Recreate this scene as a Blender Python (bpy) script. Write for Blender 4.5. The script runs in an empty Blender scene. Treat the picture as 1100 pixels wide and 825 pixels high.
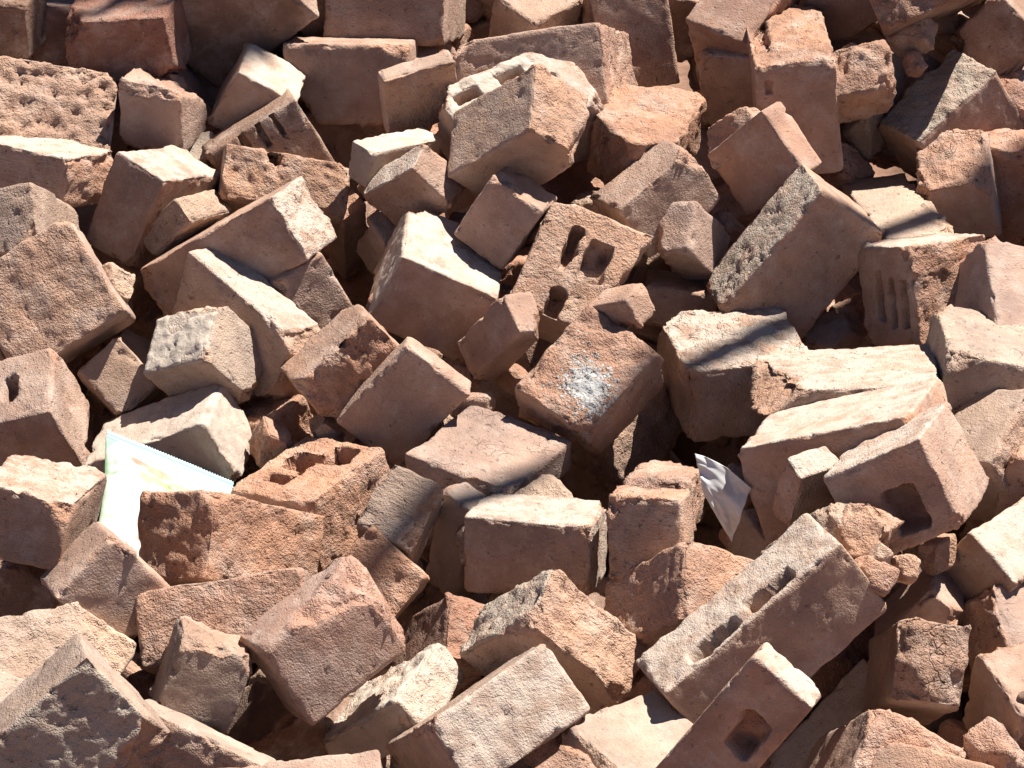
import bpy, math, random
import numpy as np
from mathutils import Vector, Quaternion, Matrix
from mathutils.bvhtree import BVHTree

S = bpy.context.scene
COL = S.collection
R = math.radians

# ------------------------------------------------------------------ camera
cam_d = bpy.data.cameras.new('camera')
cam = bpy.data.objects.new('camera', cam_d)
COL.objects.link(cam)
cam.location = (0, 0, 1.32)
cam.rotation_euler = (R(68), 0, 0)
cam_d.sensor_width = 36.0
cam_d.lens = 36.0 * 2.6 / 0.88
cam_d.clip_start = 0.1
cam_d.clip_end = 2000
S.camera = cam

# ------------------------------------------------------------------ sky, sun, exposure
SUN = Vector((0.387, 0.189, 0.902)).normalized()
SUN_EL = math.asin(SUN.z)
SUN_AZ = math.atan2(SUN.x, SUN.y)
world = bpy.data.worlds.new('World')
S.world = world
world.use_nodes = True
wn = world.node_tree
sky = wn.nodes.new('ShaderNodeTexSky')
sky.sky_type = 'NISHITA'
sky.sun_disc = False
sky.sun_elevation = SUN_EL
sky.sun_rotation = SUN_AZ
sky.altitude = 1500
sky.air_density = 0.4
sky.dust_density = 0.3
wn.links.new(sky.outputs[0], wn.nodes['Background'].inputs[0])
wn.nodes['Background'].inputs[1].default_value = 0.065
sl = bpy.data.lights.new('sun', 'SUN')
sl.energy = 5.0
sl.angle = R(0.5)
sl.color = (1.0, 0.94, 0.85)
sun = bpy.data.objects.new('sun', sl)
COL.objects.link(sun)
sun.rotation_euler = SUN.to_track_quat('Z', 'Y').to_euler()
S.view_settings.view_transform = 'Standard'
S.view_settings.look = 'None'
S.view_settings.exposure = 1.15
S.view_settings.gamma = 1
S.cycles.max_bounces = 6
S.cycles.diffuse_bounces = 3
S.view_settings.use_curve_mapping = False

# ------------------------------------------------------------------ numpy noise
_rng = np.random.default_rng(7)
_PERM = np.concatenate([_rng.permutation(256)] * 3)
_GRAD = _rng.normal(size=(256, 3)); _GRAD /= np.linalg.norm(_GRAD, axis=1)[:, None]
def perlin(p):
    p = np.asarray(p, float)
    i = np.floor(p).astype(int); f = p - i; i &= 255
    u = f * f * f * (f * (f * 6 - 15) + 10)
    res = 0
    for dx in (0, 1):
        for dy in (0, 1):
            for dz in (0, 1):
                h = _PERM[_PERM[_PERM[i[:, 0] + dx] + i[:, 1] + dy] + i[:, 2] + dz]
                g = _GRAD[h]
                d = g[:, 0] * (f[:, 0] - dx) + g[:, 1] * (f[:, 1] - dy) + g[:, 2] * (f[:, 2] - dz)
                wx = u[:, 0] if dx else 1 - u[:, 0]
                wy = u[:, 1] if dy else 1 - u[:, 1]
                wz = u[:, 2] if dz else 1 - u[:, 2]
                res = res + d * wx * wy * wz
    return res * 1.5
def fbm(p, octaves=3):
    a, t = 1.0, 0
    for k in range(octaves):
        t = t + a * perlin(p * 2.03 ** k + 17.3 * k); a *= 0.5
    return t
def sstep(x, a, b):
    t = np.clip((x - a) / (b - a), 0, 1)
    return t * t * (3 - 2 * t)

# ------------------------------------------------------------------ brick geometry
def axis_lines(h, res, r, extra):
    n = max(2, int(round(2 * h / res)))
    L = list(np.linspace(-h, h, n + 1))
    for k in (0.12, 0.35, 0.65):
        L += [h - r * 2 * k, -h + r * 2 * k]
    L += extra
    L = np.array(sorted(x for x in L if -h <= x <= h))
    keep = [L[0]]
    for x in L[1:]:
        if x - keep[-1] > 0.0004: keep.append(x)
    keep[-1] = h
    return np.array(keep)

def brick_arrays(dims, opt, seed, res=0.003):
    """closed broken-brick surface: rounded worn box, fracture planes, core holes, rough skin"""
    rnd = np.random.default_rng(seed)
    off = rnd.uniform(0, 200, 3)
    h = np.array(dims) / 2
    r0 = min(0.0042, h.min() * 0.35)
    holes = opt.get('H', [])
    ex = [[], [], []]
    for (fi, cu, cv, hu, hv, dep) in holes:
        ax = fi // 2; u, v = [a for a in range(3) if a != ax]
        for a, c, s in ((u, cu, hu), (v, cv, hv)):
            for e in (-s, s):
                ex[a] += [c + e + k for k in (-0.0016, -0.0008, 0, 0.0008, 0.0016)]
    L = [axis_lines(h[a], res, r0, ex[a]) for a in range(3)]
    n = [len(x) for x in L]
    # surface lattice
    idx = -np.ones(n, int)
    I, J, K = np.meshgrid(*[np.arange(k) for k in n], indexing='ij')
    surf = (I == 0) | (I == n[0] - 1) | (J == 0) | (J == n[1] - 1) | (K == 0) | (K == n[2] - 1)
    idx[surf] = np.arange(surf.sum())
    P = np.stack([L[0][I[surf]], L[1][J[surf]], L[2][K[surf]]], 1)
    onf = np.stack([I[surf] == 0, I[surf] == n[0] - 1, J[surf] == 0, J[surf] == n[1] - 1, K[surf] == 0, K[surf] == n[2] - 1], 1)
    quads = []
    for ax in range(3):
        for side in (0, 1):
            sl_ = [slice(None)] * 3; sl_[ax] = 0 if side == 0 else n[ax] - 1
            G = idx[tuple(sl_)]
            q = np.stack([G[:-1, :-1], G[1:, :-1], G[1:, 1:], G[:-1, 1:]], -1).reshape(-1, 4)
            if (side == 0) != (ax == 1): q = q[:, ::-1]
            quads.append(q)
    Q = np.concatenate(quads)
    nv = len(P)
    w = onf / onf.sum(1, keepdims=True)
    rough = np.zeros(nv); film_lit = np.zeros(nv); grime = np.zeros(nv); crack = np.zeros(nv)
    for f in opt.get('R', []): rough = np.maximum(rough, w[:, f])
    for f in opt.get('M', []): film_lit = np.maximum(film_lit, w[:, f])  # mortared faces, plus sunlit faces whose brightness is put into the colour
    for f in opt.get('K', []): crack = np.maximum(crack, w[:, f])
    for f, c in opt.get('G', []): grime = np.maximum(grime, w[:, f])
    # worn edges: rounding radius varies along the brick
    nz = fbm(P / 0.03 + off, 2)
    nz2 = fbm(P / 0.011 + off + 50, 2)
    r = r0 * np.clip(0.75 + 1.0 * nz + 0.7 * np.maximum(nz2, 0), 0.3, 2.4)
    r += np.where(nz2 > 0.35, (nz2 - 0.35) * 0.016, 0) * (r0 > 0.002)
    r = np.minimum(r, h.min() * 0.8)[:, None]
    q = np.clip(P, -h + r, h - r)
    d = P - q
    ln = np.linalg.norm(d, axis=1, keepdims=True)
    V = np.where(ln > 1e-9, q + d / np.maximum(ln, 1e-9) * np.minimum(r, ln * 1.0 + 0), P)
    # fracture planes (radial clip about an inner point)
    cuts = list(opt.get('C', []))
    if cuts:
        c = np.zeros(3)
        for _ in range(60):
            for cu in cuts:
                nn = np.array(cu[:3]); s = nn @ c - (cu[3] - 0.006)
                if s > 0: c = c - nn * s
            c = np.clip(c, -h * 0.8, h * 0.8)
        for cu in cuts:
            nn = np.array(cu[:3]); dd = cu[3]
            ray_ = V - c
            den = ray_ @ nn
            wob = 0.004 * fbm(V / 0.022 + off + 9, 3)
            t = np.where(den > 1e-9, (dd + wob - nn @ c) / np.maximum(den, 1e-9), 9.0)
            hit = t < 1
            t = np.clip(t, 0.03, 1)
            V = c + ray_ * t[:, None]
            rough = np.where(hit, 1.0, rough); film_lit = np.where(hit, 0.15 * film_lit, film_lit)
            crack = np.where(hit, 0, crack); grime = np.where(hit, 0, grime)
    # core holes
    hol = np.zeros(nv)
    for (fi, cu, cv, hu, hv, dep) in holes:
        ax = fi // 2; sg = 1 if fi % 2 else -1
        u, v = [a for a in range(3) if a != ax]
        on = onf[:, fi]
        j = 0.0016 * perlin(P / 0.008 + off + 77) + 0.0022 * perlin(P / 0.02 + off + 31)
        rr = min(hu, hv) * 0.45
        du = np.abs(P[:, u] - cu) - (hu - rr); dv = np.abs(P[:, v] - cv) - (hv - rr)
        sd = np.hypot(np.maximum(du, 0), np.maximum(dv, 0)) + np.minimum(np.maximum(du, dv), 0) - rr + j
        k = sstep(-sd, -0.0006, 0.0012) * on
        bottom = dep * (0.85 + 0.5 * perlin(P / 0.016 + off + 5))
        V[:, ax] -= sg * k * bottom * .65
        hol = np.maximum(hol, k)
    film_lit = film_lit * (1 - hol)
    return V, Q, rough, film_lit, grime, crack, hol, off

def vert_normals(V, Q):
    nrm = np.zeros_like(V)
    fn = np.cross(V[Q[:, 2]] - V[Q[:, 0]], V[Q[:, 3]] - V[Q[:, 1]])
    for k in range(4): np.add.at(nrm, Q[:, k], fn)
    return nrm / np.maximum(np.linalg.norm(nrm, axis=1, keepdims=True), 1e-12)

def brick_mesh(name, dims, opt, seed, res=0.003):
    V, Q, rough, film_lit, grime, crack, hol, off = brick_arrays(dims, opt, seed, res)
    N = vert_normals(V, Q)
    sc = min(1.0, min(dims) / 0.04)
    rs = opt.get('RS', 1.0)
    base = 0.0013 * fbm(V / 0.05 + off, 2) + 0.0004 * fbm(V / 0.012 + off + 3, 2) + 0.00035 * fbm(V / 0.005 + off, 2)
    # small spalls out of the skin
    sp = fbm(V / 0.019 + off + 120, 3)
    base -= 0.0016 * sstep(sp, 0.62, 0.74)
    # fracture relief: broad steps, ridges and grain
    ro = fbm(V / 0.03 + off + 40, 3)
    rd = np.abs(fbm(V / 0.016 + off + 90, 3))
    gn = fbm(V / 0.0065 + off + 140, 2)
    rg = rs * (0.0034 * ro + 0.0022 * (0.5 - rd) + 0.0012 * gn)
    if opt.get('P'):
        pt = fbm(V / 0.0105 + off + 200, 3)
        rg -= 0.0045 * sstep(pt, 0.05, 0.55) - 0.002 * sstep(-pt, 0.2, 0.6)
    disp = (base * (1 - rough) + (base + rg) * rough) * sc
    if opt.get('M'):
        disp += film_lit * (0.0009 * fbm(V / 0.009 + off + 60, 3) + 0.0006) * sc
    # open fissures: a few long splits running along the clay
    if opt.get('K'):
        st = np.array([1.0, 1.0, 1.0]); st[int(np.argmax(dims))] = 0.45
        wv = V * st + 0.006 * np.stack([fbm(V / 0.02 + off + 11, 2), fbm(V / 0.02 + off + 22, 2), fbm(V / 0.02 + off + 33, 2)], 1)
        c1 = np.abs(perlin(wv / 0.03 + off + 300)); m1 = sstep(perlin(V / 0.03 + off + 350), -0.05, 0.2)
        c2 = np.abs(perlin(wv / 0.014 + off + 400)); m2 = sstep(perlin(V / 0.025 + off + 450), 0.05, 0.25)
        disp -= crack * (0.0026 * (1 - sstep(c1, 0.0, 0.06)) * m1 + 0.0014 * (1 - sstep(c2, 0.0, 0.09)) * m2)
    V = V + N * disp[:, None]
    me = bpy.data.meshes.new(name)
    me.vertices.add(len(V)); me.vertices.foreach_set('co', V.astype(np.float32).ravel())
    me.loops.add(Q.size); me.loops.foreach_set('vertex_index', Q.ravel().astype(np.int32))
    me.polygons.add(len(Q))
    me.polygons.foreach_set('loop_start', np.arange(0, Q.size, 4, dtype=np.int32))
    me.polygons.foreach_set('loop_total', np.full(len(Q), 4, np.int32))
    me.update(calc_edges=True)
    me.polygons.foreach_set('use_smooth', np.ones(len(Q), bool))
    for nm, a in (('fracture', np.maximum(rough, hol * 0.7)), ('film_lit', film_lit), ('grime', grime), ('crack', crack)):
        at = me.attributes.new(nm, 'FLOAT', 'POINT'); at.data.foreach_set('value', a.astype(np.float32))
    me.validate()
    return me

# ------------------------------------------------------------------ materials
class NT:
    def __init__(s, name):
        s.m = bpy.data.materials.new(name); s.m.use_nodes = True
        s.t = s.m.node_tree; s.b = s.t.nodes['Principled BSDF']
    def n(s, typ, ins=None, **kw):
        x = s.t.nodes.new(typ)
        for k, v in kw.items(): setattr(x, k, v)
        for k, v in (ins or {}).items():
            if hasattr(v, 'is_linked') or hasattr(v, 'links'): s.t.links.new(v, x.inputs[k])
            else: x.inputs[k].default_value = v
        return x
    def noise(s, vec, scale, detail=4, rough=0.6, dist=0):
        return s.n('ShaderNodeTexNoise', {'Vector': vec, 'Scale': scale, 'Detail': detail, 'Roughness': rough, 'Distortion': dist}).outputs['Fac']
    def rng(s, v, a, b, c=0.0, d=1.0):
        return s.n('ShaderNodeMapRange', {0: v, 1: a, 2: b, 3: c, 4: d}).outputs[0]
    def mth(s, op, a, b=0.0, clamp=False):
        x = s.n('ShaderNodeMath', {0: a, 1: b}, operation=op); x.use_clamp = clamp
        return x.outputs[0]
    def mix(s, f, a, b, mode='MIX'):
        x = s.n('ShaderNodeMix', data_type='RGBA', blend_type=mode)
        for k, v in ((0, f), (6, a), (7, b)):
            if hasattr(v, 'links'): s.t.links.new(v, x.inputs[k])
            else: x.inputs[k].default_value = v
        return x.outputs[2]

def brick_material(name, glitter=False):
    M = NT(name)
    oi = M.n('ShaderNodeObjectInfo')
    tc = M.n('ShaderNodeTexCoord')
    rv = M.mth('MULTIPLY', oi.outputs['Random'], 37.0)
    vec = M.n('ShaderNodeVectorMath', {0: tc.outputs['Object'], 1: rv}, operation='ADD').outputs[0]
    at = lambda n: M.n('ShaderNodeAttribute', attribute_name=n).outputs['Fac']
    fr, fi, gr, ck = at('fracture'), at('film_lit'), at('grime'), at('crack')
    big = M.noise(vec, 16, 2, .6)
    mid = M.noise(vec, 60, 5, .65)
    fine = M.noise(vec, 420, 2, .7)
    speck = M.noise(vec, 150, 3, .6)
    col = oi.outputs['Color']
    # fired-clay mottling
    c = M.mix(M.rng(big, .35, .7), M.mix(1.0, col, (.80, .78, .78, 1), 'MULTIPLY'), M.mix(1.0, col, (1.18, 1.12, 1.05, 1), 'MULTIPLY'))
    c = M.mix(M.rng(mid, .45, .75, 0, .55), c, M.mix(1.0, c, (.68, .62, .6, 1), 'MULTIPLY'))
    # broken clay is rawer and redder
    c = M.mix(M.mth('MULTIPLY', fr, .5), c, M.mix(1.0, c, (1.22, .98, .82, 1), 'MULTIPLY'))
    # pale dust and lime clinging to the skin
    dust = M.mth('MULTIPLY', M.rng(M.noise(vec, 28, 4, .7), .47, .68), M.rng(fine, .3, .6, .45, 1))
    c = M.mix(M.mth('MULTIPLY', dust, .56), c, (.53, .43, .365, 1))
    # grey weathered skin
    gm = M.mth('MULTIPLY', gr, M.rng(mid, .3, .6, .45, .95))
    c = M.mix(gm, c, (.38, .325, .27, 1))
    # paints sunlit tops and sides paler, besides real lime mortar film
    fm = M.mth('MULTIPLY', fi, M.rng(M.noise(vec, 45, 4, .72), .38, .55, .15, .92))
    c = M.mix(fm, c, M.mix(mid, (.46, .375, .31, 1), (.55, .465, .395, 1)))
    # dark specks, pores
    c = M.mix(M.rng(speck, .66, .74, 0, .6), c, M.mix(1.0, c, (.42, .36, .33, 1), 'MULTIPLY'))
    c = M.mix(M.rng(M.noise(vec, 700, 1, .5), .35, .65, .22, 0), c, M.mix(1.0, c, (.6, .56, .53, 1), 'MULTIPLY'))
    # light grit
    c = M.mix(M.rng(M.noise(vec, 420, 2, .5), .70, .76, 0, .55), c, (.6, .5, .4, 1))
    # hairline cracks
    wv = M.n('ShaderNodeVectorMath', {0: vec, 1: M.n('ShaderNodeVectorMath', {0: M.n('ShaderNodeTexNoise', {'Vector': vec, 'Scale': 40.0, 'Detail': 3.0}).outputs['Color'], 'Scale': .03}, operation='SCALE').outputs[0]}, operation='ADD').outputs[0]
    vo = M.n('ShaderNodeTexVoronoi', {'Vector': wv, 'Scale': 34.0}, feature='DISTANCE_TO_EDGE').outputs['Distance']
    vo2 = M.n('ShaderNodeTexVoronoi', {'Vector': wv, 'Scale': 75.0}, feature='DISTANCE_TO_EDGE').outputs['Distance']
    patch = M.rng(M.noise(vec, 22, 2, .5), .5, .6)
    l1 = M.mth('MULTIPLY', M.rng(vo, 0, .035, 1, 0), M.mth('MULTIPLY', patch, M.mth('ADD', M.mth('MULTIPLY', ck, .5), .15)))
    l2 = M.mth('MULTIPLY', M.mth('MULTIPLY', M.rng(vo2, 0, .04, 1, 0), patch), M.mth('MULTIPLY', ck, .6))
    lines = M.mth('MAXIMUM', l1, M.mth('MULTIPLY', l2, .7))
    c = M.mix(M.mth('MULTIPLY', lines, .5), c, M.mix(1.0, c, (.45, .4, .38, 1), 'MULTIPLY'))
    M.t.links.new(c, M.b.inputs['Base Color'])
    M.b.inputs['Roughness'].default_value = .92
    M.b.inputs['Specular IOR Level'].default_value = .25
    if glitter:
        g = M.rng(M.noise(vec, 260, 2, .6), .5, .62)
        gl = M.mth('MULTIPLY', g, M.rng(M.noise(vec, 20, 3, .6), .42, .62))
        M.t.links.new(M.rng(gl, 0, 1, .8, .22), M.b.inputs['Roughness'])
        M.b.inputs['Specular IOR Level'].default_value = .6
    hgt = M.mth('ADD', M.mth('MULTIPLY', M.noise(vec, 110, 4, .7), .9), M.mth('MULTIPLY', fine, .75))
    hgt = M.mth('ADD', hgt, M.mth('MULTIPLY', M.mth('MULTIPLY', M.noise(vec, 190, 3, .7), fr), 1.3))
    hgt = M.mth('ADD', hgt, M.mth('MULTIPLY', M.noise(vec, 850, 1, .5), .45))
    pores = M.rng(speck, .62, .74, 0, .9)
    hgt = M.mth('SUBTRACT', hgt, pores)
    hgt = M.mth('SUBTRACT', hgt, M.mth('MULTIPLY', lines, 1.3))
    st = M.n('ShaderNodeMapping', {'Vector': vec, 'Scale': (30.0, 420.0, 420.0)})
    drag = M.mth('MULTIPLY', M.noise(st.outputs[0], 1.0, 2, .5), M.rng(M.mth('FRACT', M.mth('MULTIPLY', oi.outputs['Random'], 13.7)), .6, .85, 0, .6))
    hgt = M.mth('ADD', hgt, M.mth('MULTIPLY', drag, M.mth('SUBTRACT', 1.0, fr, True)))
    bs = M.rng(M.mth('FRACT', M.mth('MULTIPLY', oi.outputs['Random'], 7.3)), 0, 1, .35, .95)
    bs = M.mth('MAXIMUM', bs, M.mth('MULTIPLY', fr, .95))
    bp = M.n('ShaderNodeBump', {'Height': hgt, 'Distance': .0022, 'Strength': bs})
    M.t.links.new(bp.outputs[0], M.b.inputs['Normal'])
    return M.m

MAT = brick_material('weathered_brick')
MAT_GLAZE = brick_material('glittering_brick', True)

def plain_material(name, c1, c2, scale, rough=.9, bump=.001):
    M = NT(name)
    v = M.n('ShaderNodeTexCoord').outputs['Object']
    n1 = M.noise(v, scale, 5, .65)
    M.t.links.new(M.mix(M.rng(n1, .35, .65), c1 + (1,), c2 + (1,)), M.b.inputs['Base Color'])
    M.b.inputs['Roughness'].default_value = rough
    bp = M.n('ShaderNodeBump', {'Height': M.noise(v, scale * 2.2, 5, .7), 'Distance': bump, 'Strength': .8})
    M.t.links.new(bp.outputs[0], M.b.inputs['Normal'])
    return M.m

# ------------------------------------------------------------------ ground with the core of the heap
PLANE_N = (0.0, -0.43837, 0.89879)
PLANE_P = (0.0, 2.4107, 0.346)
def heap_z(y, depth=0.30):
    n = PLANE_N
    return PLANE_P[2] - depth / n[2] - n[1] / n[2] * (y - PLANE_P[1])
def build_ground():
    gx = np.concatenate([[-300, -60, -12, -4, -2], np.linspace(-1.2, 1.2, 241), [2, 4, 12, 60, 300]])
    gy = np.concatenate([[-300, -60, -10, -2, .5], np.linspace(1.2, 3.6, 241), [4.5, 7, 14, 60, 300]])
    X, Y = np.meshgrid(gx, gy, indexing='ij')
    z = np.array([heap_z(y) for y in Y.ravel()]).reshape(Y.shape)
    side = sstep(np.abs(X), 0.75, 1.3)
    top = heap_z(2.95)
    z = np.where(Y > 2.95, top - (Y - 2.95) * 0.55, z)
    z = np.maximum(z * (1 - side), 0)
    P3 = np.stack([X, Y, z], -1).reshape(-1, 3)
    near = ((np.abs(P3[:, 0]) < 1.3) & (P3[:, 1] > 1.1) & (P3[:, 1] < 3.7))
    P3[:, 2] += near * (0.035 * fbm(P3 / 0.08, 3) + 0.012 * fbm(P3 / 0.025, 2))
    nx, ny = len(gx), len(gy)
    G = np.arange(nx * ny).reshape(nx, ny)
    q = np.stack([G[:-1, :-1], G[1:, :-1], G[1:, 1:], G[:-1, 1:]], -1).reshape(-1, 4)
    me = bpy.data.meshes.new('ground')
    me.from_pydata(P3.tolist(), [], q.tolist())
    me.polygons.foreach_set('use_smooth', np.ones(len(q), bool))
    o = bpy.data.objects.new('ground', me); COL.objects.link(o)
    o['kind'] = 'structure'
    me.materials.append(plain_material('brick_dust_soil', (.12, .06, .035), (.22, .12, .075), 30, .95, .004))
build_ground()

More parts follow.
